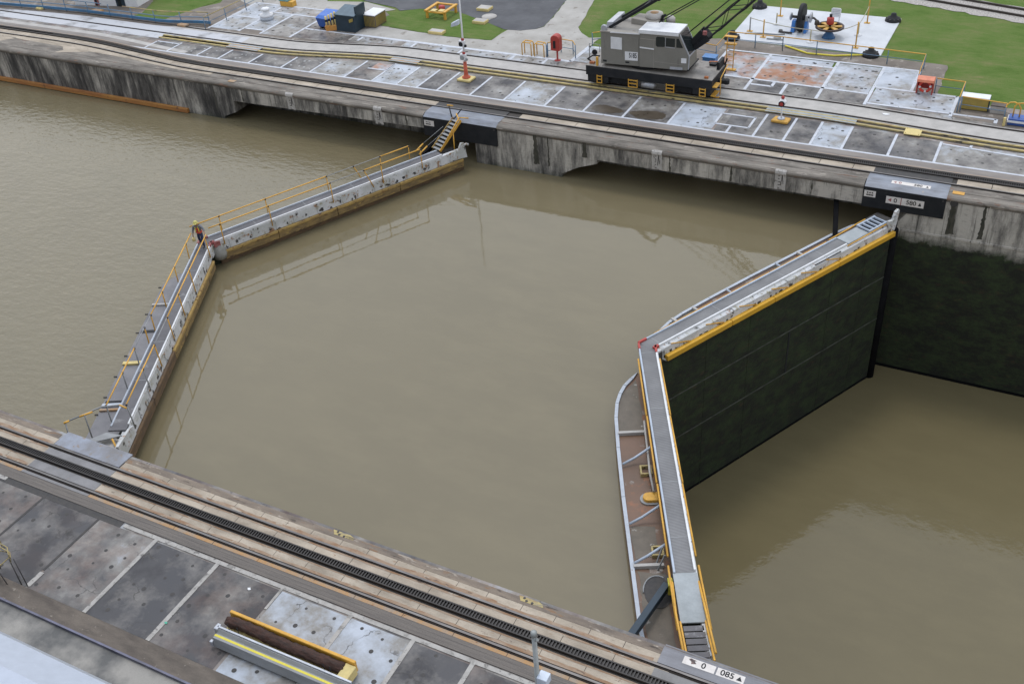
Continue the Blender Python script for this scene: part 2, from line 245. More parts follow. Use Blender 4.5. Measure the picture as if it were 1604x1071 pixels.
# ---------------------------------------------------------------- mesh helper
class MB:
    """Collects solids and links them as ONE mesh object; T maps local to world while adding."""
    def __init__(self, T=None): self.v = []; self.f = []; self.mi = []; self.sm = []; self.T = T or Matrix(); self.cur = 0
    def _a(self, pts, faces, smooth=False):
        o = len(self.v); self.v += [self.T @ Vector(p) for p in pts]
        for f in faces: self.f.append(tuple(o+i for i in f)); self.mi.append(self.cur); self.sm.append(smooth)
        return self
    def mat(self, i): self.cur = i; return self
    def box(self, x0, x1, y0, y1, z0, z1):
        p = [(x0, y0, z0), (x1, y0, z0), (x1, y1, z0), (x0, y1, z0), (x0, y0, z1), (x1, y0, z1), (x1, y1, z1), (x0, y1, z1)]
        return self._a(p, [(3, 2, 1, 0), (4, 5, 6, 7), (0, 1, 5, 4), (1, 2, 6, 5), (2, 3, 7, 6), (3, 0, 4, 7)])
    def hexa(self, p): return self._a(p, [(3, 2, 1, 0), (4, 5, 6, 7), (0, 1, 5, 4), (1, 2, 6, 5), (2, 3, 7, 6), (3, 0, 4, 7)])
    def poly(self, pts, z=None):
        pts = [(p[0], p[1], z) if z is not None else p for p in pts]
        return self._a(pts, [tuple(range(len(pts)))])
    def prism(self, pts, a, b, axis='z'):
        n = len(pts); mk = {'z': lambda p, h: (p[0], p[1], h), 'y': lambda p, h: (p[0], h, p[1]), 'x': lambda p, h: (h, p[0], p[1])}[axis]
        v = [mk(p, a) for p in pts] + [mk(p, b) for p in pts]
        return self._a(v, [tuple(range(n-1, -1, -1)), tuple(range(n, 2*n))] + [(i, (i+1) % n, n+(i+1) % n, n+i) for i in range(n)])
    def bar(self, p, q, w, h, up=(0, 0, 1)):
        p, q = Vector(p), Vector(q); d = (q-p).normalized(); s = d.cross(Vector(up))
        if s.length < 1e-4: s = d.cross(Vector((1, 0, 0)))
        s.normalize(); u = s.cross(d); a = s*(w/2); c = u*(h/2)
        return self.hexa([p-a-c, p+a-c, q+a-c, q-a-c, p-a+c, p+a+c, q+a+c, q-a+c])
    def tube(self, pts, r, n=8, r2=None):
        pts = [Vector(p) for p in pts]; rs = [r if r2 is None else r+(r2-r)*i/(len(pts)-1) for i in range(len(pts))]; ring = []; verts = []
        prev = None
        for i, p in enumerate(pts):
            d = (pts[min(i+1, len(pts)-1)]-pts[max(i-1, 0)]).normalized()
            s = d.cross(Vector((0, 0, 1))) if prev is None else prev-d*prev.dot(d)
            if s.length < 1e-4: s = d.cross(Vector((1, 0, 0)))
            s.normalize(); prev = s; u = d.cross(s)
            verts += [p+(s*math.cos(2*math.pi*k/n)+u*math.sin(2*math.pi*k/n))*rs[i] for k in range(n)]
        fs = [(i*n+k, i*n+(k+1) % n, (i+1)*n+(k+1) % n, (i+1)*n+k) for i in range(len(pts)-1) for k in range(n)]
        self._a(verts, fs, True); o = len(self.v)-len(verts)
        for e in (range(n-1, -1, -1), range((len(pts)-1)*n, len(pts)*n)): self.f.append(tuple(o+k for k in e)); self.mi.append(self.cur); self.sm.append(False)
        return self
    def lathe(self, c, prof, n=20, axis='z'):
        ax = {'z': lambda r, a, h: (c[0]+r*math.cos(a), c[1]+r*math.sin(a), c[2]+h), 'x': lambda r, a, h: (c[0]+h, c[1]+r*math.cos(a), c[2]+r*math.sin(a)), 'y': lambda r, a, h: (c[0]+r*math.cos(a), c[1]+h, c[2]+r*math.sin(a))}[axis]
        v = [ax(r, 2*math.pi*k/n, h) for r, h in prof for k in range(n)]
        fs = [(i*n+k, i*n+(k+1) % n, (i+1)*n+(k+1) % n, (i+1)*n+k) for i in range(len(prof)-1) for k in range(n)]
        self._a(v, fs, True); o = len(self.v)-len(v)
        for e in (range(n-1, -1, -1), range((len(prof)-1)*n, len(prof)*n)): self.f.append(tuple(o+k for k in e)); self.mi.append(self.cur); self.sm.append(False)
        return self
    def disc(self, x, y, z, r, n=10): return self._a([(x+r*math.cos(2*math.pi*k/n), y+r*math.sin(2*math.pi*k/n), z) for k in range(n)], [tuple(range(n))])
    def ribbon(self, xs, ya, yb, z0, z1):
        """solid strip along x between the curves ya(x) and yb(x)"""
        v = []
        for x in xs: v += [(x, ya(x), z0), (x, yb(x), z0), (x, yb(x), z1), (x, ya(x), z1)]
        n = len(xs); fs = [(i*4+k, i*4+(k+1) % 4, i*4+4+(k+1) % 4, i*4+4+k) for i in range(n-1) for k in range(4)] + [(3, 2, 1, 0), (n*4-4, n*4-3, n*4-2, n*4-1)]
        return self._a(v, fs)
    def build(self, name, mats, parent=None, bevel=0., **props):
        me = bpy.data.meshes.new(name)
        inv = world_of(parent).inverted() if parent else Matrix()
        me.from_pydata([inv @ p for p in self.v], [], self.f)
        for m in (mats if isinstance(mats, (list, tuple)) else [mats]): me.materials.append(M[m] if isinstance(m, str) else m)
        me.polygons.foreach_set('material_index', self.mi); me.polygons.foreach_set('use_smooth', self.sm)
        bm = bmesh.new(); bm.from_mesh(me); bmesh.ops.recalc_face_normals(bm, faces=bm.faces); bm.to_mesh(me); bm.free()
        o = bpy.data.objects.new(name, me); C.collection.objects.link(o)
        if parent: o.parent = parent
        if bevel:
            b = o.modifiers.new('bevel', 'BEVEL'); b.width = bevel; b.segments = 2; b.limit_method = 'ANGLE'; b.angle_limit = R(50)
        for k, v in props.items(): o[k] = v
        return o
def world_of(o):
    m = o.matrix_basis.copy()
    while o.parent: o = o.parent; m = o.matrix_basis @ m
    return m
def thing(name, label, cat, loc=(0, 0, 0), rz=0., group=None):
    o = bpy.data.objects.new(name, None); C.collection.objects.link(o); o.empty_display_size = .2
    o.location = loc; o.rotation_euler = (0, 0, rz); o['label'] = label; o['category'] = cat
    if group: o['group'] = group
    o.matrix_basis = Matrix.Translation(loc) @ Matrix.Rotation(rz, 4, 'Z')
    return o
def tag(o, label, cat, group=None):
    o['label'] = label; o['category'] = cat
    if group: o['group'] = group
    return o
def struct(name, mb, mats, **kw): return mb.build(name, mats, None, kind='structure', **kw)
def dup(root, loc, label, rz=None):
    r = root.copy(); C.collection.objects.link(r); r.location = loc; r['label'] = label
    if rz is not None: r.rotation_euler = (0, 0, rz)
    for ch in list(root.children):
        c = ch.copy(); C.collection.objects.link(c); c.parent = r
        for g in list(ch.children):
            d = g.copy(); C.collection.objects.link(d); d.parent = c
    return r
def letters(text, size, mtx, material, parent, name='lettering', depth=.004):
    cu = bpy.data.curves.new(name, 'FONT'); cu.body = text; cu.size = size; cu.align_x = 'CENTER'; cu.align_y = 'CENTER'; cu.extrude = depth; cu.offset = size*.018
    t = bpy.data.objects.new(name, cu); C.collection.objects.link(t)
    bpy.context.view_layer.update()
    me = bpy.data.meshes.new_from_object(t.evaluated_get(bpy.context.evaluated_depsgraph_get()))
    bpy.data.objects.remove(t); bpy.data.curves.remove(cu)
    me.materials.clear(); me.materials.append(M[material]); me.transform(world_of(parent).inverted() @ mtx)
    o = bpy.data.objects.new(name, me); C.collection.objects.link(o); o.parent = parent; return o
def frame(o, x, y):
    x = Vector(x).normalized(); y = Vector(y).normalized(); z = x.cross(y)
    m = Matrix((x, y, z)).transposed().to_4x4(); m.translation = o; return m
def jag(pts, step=.5, amp=.07):
    o = []
    for i, p in enumerate(pts):
        q = pts[(i+1) % len(pts)]; L_ = math.hypot(q[0]-p[0], q[1]-p[1]); n = max(1, min(60, int(L_/step)))
        for k in range(n): t = k/n; o.append((p[0]+(q[0]-p[0])*t+random.uniform(-amp, amp), p[1]+(q[1]-p[1])*t+random.uniform(-amp, amp)))
    return o
def smooth(a, b, x):
    t = max(0., min(1., (x-a)/(b-a))); return t*t*(3-2*t)
def xs(a, b, n): return [a+(b-a)*i/n for i in range(n+1)]
# ================================================================ setting
WL, WLOW = -2.95, -12.1
G1X = -26.96
S5 = math.sqrt(5)
def leaf_T(x0, side):     # local (u along the leaf to the hinge, v downstream, z)
    return Matrix(((1/S5, 2/S5, 0, x0), (2*side/S5, -side/S5, 0, 0), (0, 0, 1, 0), (0, 0, 0, 1)))
def LW(x0, side, u, v, z=0): return leaf_T(x0, side) @ Vector((u, v, z))
# water: above, between and below the gates
b = MB().poly([(-160, -16.9), (G1X+8.5, -16.9), (G1X+.05, 0), (G1X+8.5, 20), (-160, 20)], WL); struct('water', b, 'water_rip')
b = MB().poly([(G1X+8.5, -16.9), (8.5, -16.9), (.2, 0), (10.2, 20), (G1X+8.5, 20), (G1X+.05, 0)], WL); struct('water', b, 'water_calm')
b = MB().poly([(0, -17.2), (90, -17.2), (90, 20), (0, 20)], WLOW); struct('water', b, 'water_low')
b = MB().poly([(-400, -300), (400, -300), (400, -40), (-400, -40)], -14.2); b.poly([(-400, -40), (400, -40), (400, 40), (-400, 40)], -14.21); struct('canal_bed', b, 'asphalt')
# far land
b = MB().poly([(-1500, 29), (1500, 29), (1500, 2500), (-1500, 2500)], -.02); struct('lawn', b, 'grass')
b = MB().poly([(-160, 17.55), (90, 17.55), (90, 29.2), (-160, 29.2)], -.006)
d_far = struct('deck', b, 'deck', tone=.42, rust=.25, seed=0.)
b = MB().poly([(-160, -16.8), (90, -16.8), (90, -34.9), (-160, -34.9)], -.006)
struct('deck', b, 'deck', tone=.34, rust=.15, seed=3.)
# paths, paved areas, asphalt road, lawn island
b = MB().poly([(-90, 25.2), (-56.3, 25.2), (-57.6, 29.7), (-62, 33), (-90, 30)], .002); b.poly([(-53.5, 25.2), (-35.2, 25.2), (-34.9, 28.0), (-33.2, 30.1), (-34.3, 32.3), (-36, 33.6), (-42, 33.9), (-46, 45), (-52, 33), (-51.2, 31.1), (-53.6, 27.6)], .002)
struct('path', b, 'pavebrown')
b = MB().poly([(-57, 25.2), (-53.5, 25.2), (-51.8, 31), (-51.5, 45), (-58, 45), (-57.6, 29.7), (-56.4, 27)], .004); struct('lawn', b, 'grass')
b = MB().poly([(-46, 30.5), (-36.3, 32.7), (-35, 33.9), (-38.5, 34.9), (-42, 34.1), (-48, 48), (-70, 48), (-52, 33)], .006); struct('path', b, 'pave')
b = MB().poly(jag([(-35.2, 26.9), (-16.6, 26.9), (-16.3, 33.0), (-17.1, 32.7), (-18.0, 33.4), (-18.8, 34.5), (-20.05, 40.7), (-20.2, 60), (-22.6, 60), (-22.2, 39.6), (-21.6, 35.9), (-21.4, 33.9), (-21.75, 33.2), (-22.8, 32.5), (-23.85, 32.35), (-24.0, 30.0), (-27.7, 29.7), (-31.4, 30.05), (-34.1, 30.25), (-35.2, 29)], .5, .05), .004)
struct('path', b, 'pave')
b = MB().poly([(-38.5, 35.0), (-35.3, 34.4), (-34.5, 33.8), (-33.0, 34.7), (-29.8, 35.0), (-26.4, 33.5), (-24.1, 32.4), (-22.8, 32.55), (-21.8, 33.2), (-21.45, 33.9), (-21.65, 35.9), (-22.25, 39.6), (-22.7, 60), (-46, 60), (-41, 36)], .008); struct('road', b, 'asphalt')
b = MB().poly(jag([(-34.1, 30.3), (-31.4, 30.1), (-27.7, 29.75), (-24.0, 30.05), (-23.9, 31.2), (-24.3, 32.4), (-26.35, 33.45), (-29.8, 34.95), (-33.0, 34.65), (-34.5, 33.7), (-34.9, 32.2)]), .012); struct('lawn', b, 'grass')
b = MB().poly(jag([(-16.35, 28.0), (-6.65, 28.0), (-6.65, 33.3), (6.4, 33.35), (6.6, 29.9), (8.1, 29.9), (8.0, 34.95), (3.7, 35.05), (-7.3, 35.3), (-7.9, 35.25), (-11, 34.5), (-14.5, 32.3)], .45, .06), .004); b.poly([(8.1, 29.9), (9.4, 29.9), (9.4, 26.9), (12.5, 26.6), (30, 26.2), (30, 27.6), (12.3, 28.5), (10.2, 29.2), (9.6, 29.95)], .0045)
struct('path', b, 'pavebrown')
# machine pad
b = MB().box(-7.25, 3.55, 35.3, 42.8, -.1, .05); struct('concrete_pad', b, 'pad', bevel=.02)
# ballast of the distant railway
b = MB().poly(jag([(-40, 57.5), (3.9, 46.3), (11.6, 44.3), (60, 31.5), (60, 34.8), (11.6, 47.5), (3.9, 49.5), (-40, 61)], .6, .16), .01); struct('ballast', b, 'ballast')

# ================================================================ deck panels
def panel(x0, x1, y0, y1, tone, rust, dots=8, cap=False, z=0.0, sz=.1, rows=None):
    b = MB().poly([(x0, y0), (x1, y0), (x1, y1), (x0, y1)], z).mat(1)
    if dots:
        rows = rows or 2
        per = max(1, round(dots/rows))
        for r in range(rows):
            for k in range(per):
                x = x0+(x1-x0)*(k+.5)/per+random.uniform(-.3, .3); y = y0+(y1-y0)*(r+.55)/rows+random.uniform(-.2, .2)
                if abs(x-x0) > .2 and abs(x-x1) > .2 and random.random() > .16: b.disc(x, y, z+.004, sz*random.uniform(.6, 1.1))
    return struct('deck_panel', b, ['deck', 'cap' if cap else 'hole'], tone=tone, rust=rust, seed=random.uniform(0, 60))
bars = [-50.1, -47.76, -44.75, -42.62, -39.7, -36.66, -34.0, -30.97, -28.6, -26.55, -24.86, -23.23, -20.64, -18.03, -15.03, -12.25, -9.52, -6.48, -3.6, -1.04, .8, 2.4, 4.23, 6.86, 9.4, 16.5]
tones = [.25, .3, .22, .18, .2, .26, .62, .45, .85, .62, .3, .32, .3, .7, .45, .4, .32, .8, .3, .3, .28, .75, .22, .3, .52]
gret = lambda x: -1.5*smooth(-28.5, -40, x)-.75*smooth(1, 14, x)
for i in range(len(bars)-1):
    x0, x1 = bars[i]+.08, bars[i+1]-.08; top = min(23.75+gret(x0), 23.75+gret(x1))
    if x0 < -39: top -= .05
    panel(x0, x1, 20.42, top, tones[i]-.05, .0 if i not in (7,) else .1, 8, cap=x1 < -33, sz=.095)
panel(-3.1, -2.0, 21.6, 22.9, .12, 0, 0, z=.006); panel(-30.0, -28.75, 22.5, 23.5, .75, .95, 0, z=.006)
# dark wet puddles in two of the panels
b = MB()
for cx, cy, rx, ry in ((-10.95, 21.25, 1.1, .55), (-8.05, 21.3, 1.2, .62)):
    b.poly(jag([(cx+rx*math.cos(a)*(1+.1*math.sin(3*a+cx)), cy+ry*math.sin(a)*(1+.12*math.cos(2*a+cx))) for a in [2*math.pi*k/40 for k in range(40)]], .3, .05), .006)
struct('puddle', b, mat('wet_sludge', (.055, .043, .03), (.085, .068, .048), 1.3, rough=.3, rvar=.12))
# back panels beyond the return track
for a in ((-47.9, -45.0, 25.9, 28.8, .75, 0, 9), (-45.0, -42.8, 26.65, 30.3, .75, 0, 7), (-42.75, -40.0, 25.9, 30.3, .55, .05, 14), (-39.85, -34.95, 26.0, 27.9, .4, .1, 9), (-39.8, -35.3, 28.0, 30.4, .5, .1, 8),
          (-47.9, -45.0, 28.9, 32.0, .85, 0, 8), (-44.9, -39.4, 30.5, 32.0, .7, .15, 8), (-34.8, -30.2, 26.9, 27.85, .62, .1, 8), (-30.1, -21.3, 26.9, 27.85, .7, .05, 12), (-21.2, -16.6, 26.95, 27.8, .6, .05, 6),
          (-16.4, -12.5, 28.1, 31, .7, 0, 8), (-6.6, -3.6, 29.0, 33.2, .75, .85, 14), (-3.45, 1.05, 28.9, 32.2, .72, 1.2, 18), (-3.45, .9, 32.3, 33.2, .9, .1, 7), (1.25, 4.05, 28.8, 33.2, .8, .1, 20), (4.25, 6.45, 30.0, 33.3, .88, 0, 4),
          (4.35, 9.25, 27.4, 29.85, .74, .05, 16), (-5.4, -3.55, 27.0, 28.8, .4, .05, 4), (-3.45, -1.2, 27.0, 28.7, .36, 0, 3), (-1.1, 1.2, 27.0, 28.7, .38, 0, 3), (1.3, 4.2, 27.0, 28.6, .38, .05, 4)):
    a = a[:4]+(a[4]-.06,)+a[5:]; panel(*a, z=.012, rows=3 if a[3]-a[2] > 2.2 else (2 if a[3]-a[2] > 1.3 else 1), sz=.11)
# near panels (centre wall): about 3 m bays
nb = [-24, -20.9, -17.9, -14.9, -12.0, -9.03, -6.1, -3.17, -.64, 1.63, 4.2, 6.8, 9.5]
nt = [.5, .34, .14, .36, .05, .06, .68, .72, .24, .2, .2, .3]
nr = [.05, .12, .03, .14, 0, .1, 0, 0, 0, .1, .1, .1]
for i in range(len(nb)-1):
    panel(nb[i]+.06, nb[i+1]-.06, -23.75, -20.1, nt[i], nr[i], 14, rows=5, sz=.085)
# painted lines
b = MB()
def ln(x0, y0, x1, y1, w=.17):
    d = Vector((x1-x0, y1-y0)); n = Vector((-d.y, d.x)).normalized()*w/2
    b.hexa([(x0-n.x, y0-n.y, .0), (x0+n.x, y0+n.y, .0), (x1+n.x, y1+n.y, .0), (x1-n.x, y1-n.y, .0), (x0-n.x, y0-n.y, .02), (x0+n.x, y0+n.y, .02), (x1+n.x, y1+n.y, .02), (x1-n.x, y1-n.y, .02)])
for i, x in enumerate(bars[1:-1]):
    if abs(x+3.6) < .1: continue
    y1 = 23.75+gret(x)
    ln(x, 20.46, x, y1, .15)
b.ribbon([-160, -47.75, 90], lambda x: 20.3, lambda x: 20.46, .0, .021)
for l in [(-3.75, 21.45, -1.55, 21.45), (-3.75, 23.0, -1.55, 23.0), (-3.75, 21.45, -3.75, 23.0), (-1.6, 21.45, -1.6, 23.0), (-2.7, 20.46, -2.7, 21.4), (-30.2, 22.4, -28.7, 22.4), (-28.68, 22.4, -28.68, 23.6), (-50.1, 20.5, -50.1, 22.0), (-50.1, 22.0, -47.8, 22.0),
          (9.5, 22.95, 12.5, 22.75), (12.5, 22.75, 17, 22.4), (11.0, 22.85, 11.05, 23.25)]: ln(*l, .14)
for l in [(-6.65, 33.4, 6.4, 33.4), (-6.62, 31, -6.62, 33.4), (-3.53, 27.0, -3.53, 33.3), (1.15, 27.0, 1.15, 33.3), (4.18, 27.0, 4.18, 33.3), (-1.15, 27.0, -1.15, 28.8), (-5.5, 28.9, 4.1, 28.72), (-3.4, 32.25, 1.05, 32.25), (4.26, 29.92, 9.3, 29.92), (4.26, 27.3, 9.3, 27.3),
          (6.5, 30.0, 6.5, 33.3), (9.32, 26.85, 9.32, 30.0), (9.4, 27.28, 11.9, 27.25), (11.9, 26.7, 11.9, 27.3), (-3.4, 28.0, -2.0, 28.0), (-2.0, 28.0, -2.0, 28.7),
          (-47.95, 25.65, -47.95, 32.1), (-44.95, 25.85, -44.95, 31.6), (-42.8, 25.85, -42.8, 30.35), (-39.9, 25.9, -39.9, 30.45), (-47.9, 28.82, -45.0, 28.82), (-44.9, 26.57, -42.85, 26.57), (-44.9, 30.43, -36, 30.43), (-48, 32.05, -37.5, 32.1), (-39.85, 27.93, -34.9, 27.93), (-34.1, 26.9, -34.1, 27.7),
          (-29.3, 26.95, -29.3, 27.8), (-25.2, 26.95, -25.2, 27.8), (-20.9, 26.95, -20.9, 27.8), (-18.3, 26.95, -18.3, 27.8)]: ln(*l, .2)
ln(-34.9, 27.98, -16.5, 27.98, .3); ln(-16.5, 27.95, -16.35, 31.1, .3); ln(-16.4, 31.0, -12.8, 31.0, .3)
struct('painted_lines', b, 'linewhite')
b = MB(); b.ribbon([-13.7, 10], lambda x: -20.03, lambda x: -19.87, .0, .022)
for x in (-12.0, -9.03): ln(x, -20.0, x, -23.75, .17)
ln(-14.85, -23.0, -14.85, -23.7, .2); ln(-20.9, -19.95, -20.9, -20.5, .2); ln(-21.5, -19.9, -20.2, -19.9, .2)
for x in (-3.17, -.64, 1.63, 4.2, 6.8): ln(x, -20.0, x, -23.75, .16)
ln(-6.1, -20.0, -6.1, -21.0, .1)
struct('painted_lines', b, 'lineworn')
# dark joints of the bays whose paint has gone
b = MB()
for x in (-17.9, -14.9): b.box(x-.05, x+.05, -23.75 if x < -15 else -22.9, -19.9, .0, .008)
b.ribbon([-24, -13.8], lambda x: -20.1, lambda x: -19.82, .0, .006)
struct('deck_joints', b, 'hole')

# ================================================================ lock walls
fw = thing('lock_wall', 'long streaked concrete lock wall with a wide recess, behind the crane track', 'lock wall', (0, 16.8, 0))
YF = 16.84
prof = [(17.62, -.4), (17.62, 0.0), (17.1, -.008), (16.9, -.05), (16.79, -.12), (16.75, -.2), (16.76, -.26), (16.84, -.27), (16.84, -.4)]
c = MB()
for x0, x1 in ((-160, -22.2), (-16.7, 6.35), (10.7, 90)): c.prism(prof, x0, x1, 'x')
c.build('coping', 'coping', fw)
c = MB()
D = -14.3
c.prism([(-160, -.38), (-160, D), (-39.8, D), (-39.8, -2.75), (-38.55, -2.25), (-38.55, -1.38), (-22.2, -1.05), (-22.2, -.38)], YF, 19.6, 'y')
c.prism([(-18.4, D), (-18.4, -1.5), (-16.7, -1.5), (-16.7, -.38), (6.35, -.38), (6.35, -1.33), (-9.75, -1.33), (-9.75, -1.6), (-11.0, -2.05), (-12.2, -2.7), (-12.2, D)], YF, 19.6, 'y')
c.prism([(8.3, D), (8.3, -2.3), (8.8, -1.5), (10.7, -1.42), (10.7, -.38), (90, -.38), (90, D)], YF, 19.6, 'y')
c.box(-160, 90, 19.6, 26, D, -.4)
c.build('face', 'wall', fw)
c = MB()
for x in (10.9, 12.9, 14.4): c.box(x, x+.05, YF-.012, YF+.05, -2.4, -.3)
c.box(8.4, 40, YF-.06, YF, -2.6, -2.48)
c.build('ledge', 'wall', fw)
c = MB(); c.box(8.3, 90, YF-.01, YF+.02, -12.4, -11.9); c.build('tide_band', 'strutblack', fw)
c = MB()
for x, w in ((-40.3, .1), (-37.6, .07), (-23.6, .12), (-14.0, .3), (-13.1, .08), (-10.6, .26), (11.1, .34), (12.7, .2), (-5.0, .07), (-1.2, .1), (3.5, .06)): c.prism(jag([(x-w/3, -.28), (x+w/3, -.28), (x+w*.8, -1.3 if x in (-37.6, -23.6, -10.6, -5.0, -1.2, 3.5) else -2.3), (x-w*.5, -1.32 if x in (-37.6, -23.6, -10.6, -5.0, -1.2, 3.5) else -2.35)], .12, .035), YF-.006, YF+.02, 'y')
c.build('seepage_stain', mat('seepage_stain', (.03, .032, .024), (.07, .065, .05), 4, (2, 2, .5), .6), fw)
# long orange fender timber at the waterline
tb = tag(MB().box(-90, -43.2, 16.6, 16.84, -2.9, -2.58).build('waterline_fender', 'orange_timber', bevel=.02), 'long orange timber fender along the waterline at the foot of the stained lock wall', 'fender')
nw = thing('lock_wall', 'concrete lock wall with worn coping beside the toothed rack and log skid', 'lock wall', (0, -17, 0))
MB().box(-160, 90, -35, -17.0, -14.3, -.02).build('face', 'wall', nw)
c = MB(); prn = [(-17.2, -.4), (-17.2, 0.012), (-16.95, 0.008), (-16.82, -.05), (-16.76, -.16), (-16.78, -.4)]
for x0, x1 in ((-160, -20.15), (-16.35, 7.05), (14, 90)): c.prism(prn, x0, x1, 'x')
c.build('coping', 'coping_brown', nw)
# kerb beam and apron on the near side of the centre wall
b = MB(); b.box(-90, 60, -24.0, -23.78, -.01, .05); b.box(-90, 60, -24.55, -24.0, -.01, .09); struct('kerb', b, 'beam')
b = MB().box(-90, 60, -34.95, -24.62, -.02, .03); struct('apron', b, 'apron')
b = MB().box(-90, 60, -24.62, -24.55, -.02, .16); tag(b.build('guard_rail', mat('guard_rail_steel', (.16, .16, .22), (.11, .11, .14), 2, rough=.4, metal=.4)), 'thin purplish steel guard rail along the brown kerb beside the white ship', 'guard rail')

# ================================================================ tracks
# near tow track: slabs, two rails, toothed rack, slatted strip
def slabs(mb, y0, y1, x0, x1, step, z1=.014, gap=.02):
    x = x0
    while x < x1:
        w = step*random.uniform(.9, 1.1); mb.box(x+gap/2, x+w-gap/2, y0, y1, -.02, z1+random.uniform(-.003, .003)); x += w
b = MB(); b.box(-60, 60, -19.35, -17.2, -.02, .004); struct('track_bed', b, 'groove')
for bx0, bx1 in ((-60, -20.0), (-16.25, 7.0)):
    b = MB(); slabs(b, -17.56, -17.21, bx0, bx1, 1.25); slabs(b, -18.1, -17.76, bx0, bx1, 1.7); slabs(b, -18.98, -18.56, bx0, bx1, 1.5); struct('track_slabs', b, 'cream')
    b = MB(); slabs(b, -19.34, -19.2, bx0, bx1, 2.1); struct('track_strip', b, 'ochre')
def wash(y0, y1, x0, x1):
    pts = []
    X_ = xs(x0, x1, int((x1-x0)/.35)); s_ = 1 if y1 > y0 else -1; k = 0.
    for x in X_: k = .6*k+.4*random.random(); pts.append((x, y0+(y1-y0)*(.35+1.1*k)))
    return [(x0, y0)]+pts+[(x1, y0)]
b = MB()
for bx0, bx1 in ((-60, -20.1), (-16.2, 6.9)):
    for y0, y1 in ((-17.58, -17.42), (-17.75, -17.84), (-18.98, -18.86), (-18.57, -18.63)):
        pts = wash(y0, y1, bx0, bx1)
        for k in range(1, len(pts)-2): b.poly([(pts[k][0], y0), (pts[k+1][0], y0), pts[k+1], pts[k]] if y1 > y0 else [(pts[k][0], y0), pts[k], pts[k+1], (pts[k+1][0], y0)], .0195)
struct('rust_stain', b, 'railrust')
b = MB(); b.ribbon([-60, -13.5, 60], lambda x: -19.82, lambda x: -19.36, -.02, .03); b.ribbon([-60, 60], lambda x: -19.52, lambda x: -19.5, .03, .034); b.ribbon([-60, 60], lambda x: -19.68, lambda x: -19.66, .03, .034); struct('slatted_strip', b, 'grating')
def rail(mb, f, X, z=0., g=.05):
    mb.mat(0).ribbon(X, lambda x: f(x)-.07, lambda x: f(x)+.07, -.01+z, .03+z); mb.ribbon(X, lambda x: f(x)-.016, lambda x: f(x)+.016, .03+z, .055+z); mb.mat(1).ribbon(X, lambda x: f(x)-.04, lambda x: f(x)+.04, .055+z, .085+z); mb.mat(0)
b = MB(); rail(b, lambda x: -17.66, [-60, 60]); tag(b.build('track_rail', ['rail', 'railhead']), 'dark steel rail between cream slabs, nearest the worn coping edge', 'rail', 'rails of the rack track')
b = MB(); rail(b, lambda x: -19.1, [-60, 60]); tag(b.build('track_rail', ['rail', 'railhead']), 'dark steel rail beside the brown slatted strip and orange stained strip', 'rail', 'rails of the rack track')
def rack(mb, f, X, x0, x1, hw=.16, tooth=True):
    mb.mat(0).ribbon(X, lambda x: f(x)-hw, lambda x: f(x)-hw+.05, 0, .13); mb.ribbon(X, lambda x: f(x)+hw-.05, lambda x: f(x)+hw, 0, .13); mb.ribbon(X, lambda x: f(x)-hw+.05, lambda x: f(x)+hw-.05, 0, .05)
    if tooth:
        x = x0; mb.mat(1)
        while x < x1: mb.box(x, x+.045, f(x)-hw+.05, f(x)+hw-.05, .05, .115); x += .115
        mb.mat(0)
b = MB(); rack(b, lambda x: -18.33, [-60, 60], -26, 14); tag(b.build('rack_rail', ['rack', mat('rack_tooth_iron', (.035, .03, .027), (.022, .02, .018), 4, rough=.5)]), 'black toothed rack running between cream slabs beside the log skid deck', 'rack rail')
# steel plates over the gate machinery recesses in the track
st = MB()
st.box(-20.0, -16.3, -17.55, -16.72, -.02, .03); tag(st.build('cover_plate', 'deckplate'), 'pale blue steel plate on the coping edge above the gate with yellow rails', 'plate', 'steel plates')
st = MB(); st.box(-20.0, -16.25, -18.12, -17.78, -.02, .022); st.box(-20.0, -16.25, -18.98, -18.56, -.02, .022); st.box(-20.0, -16.25, -19.34, -19.22, -.02, .024)
struct('track_plates', st, mat('grey_track_plate', (.23, .225, .225), (.17, .165, .165), 1.2, rough=.5, spots=[(.26, .2, .15)], spot_scale=2))
gp = thing('cover_plate', 'grey steel cover plate lettered 085 at the foot of the walkway steps', 'plate', (9, -17.2, 0))
MB().prism([(-17.56, -.02), (-17.56, .035), (-16.95, .035), (-16.72, -.06), (-16.72, -.9), (-16.95, -.9)], 7.05, 14, 'x').build('plate', mat('blue_grey_plate', (.2, .205, .225), (.14, .14, .15), 1.1, (.6, 2, 1), .45, spots=[(.2, .15, .13)], spot_scale=1.8, spot_at=.66), gp)
MB().box(7.05, 14, -19.34, -17.78, -.02, .02).build('plate', mat('worn_grey_plate', (.21, .205, .2), (.16, .155, .15), 1.1, rough=.55), gp)
for (x0, x1) in ((7.78, 8.83), (8.89, 9.78)):
    sp = MB().box(x0, x1, -17.27, -16.97, .035, .04).build('sign_plate', 'signwhite', gp)
    I = lambda x, y=-17.12: frame((x, y, .041), (1, 0, 0), (0, 1, 0))
    if x0 < 8:
        letters('0', .3, I(8.45), 'black', sp); t_ = MB(); t_.prism([(8.06, -17.2), (8.22, -17.14), (8.14, -17.06), (8.2, -17.02), (8.0, -16.99), (7.94, -17.04), (8.05, -17.12)], .0402, .043, 'z'); t_.build('arrow', mat('worn_arrow', (.2, .13, .11), (.06, .05, .05), 6), sp)
    else:
        letters('085', .3, I(9.23), 'black', sp); MB().prism([(9.53, -17.2), (9.72, -17.2), (9.625, -17.03)], .0402, .043, 'z').build('arrow', 'black', sp)
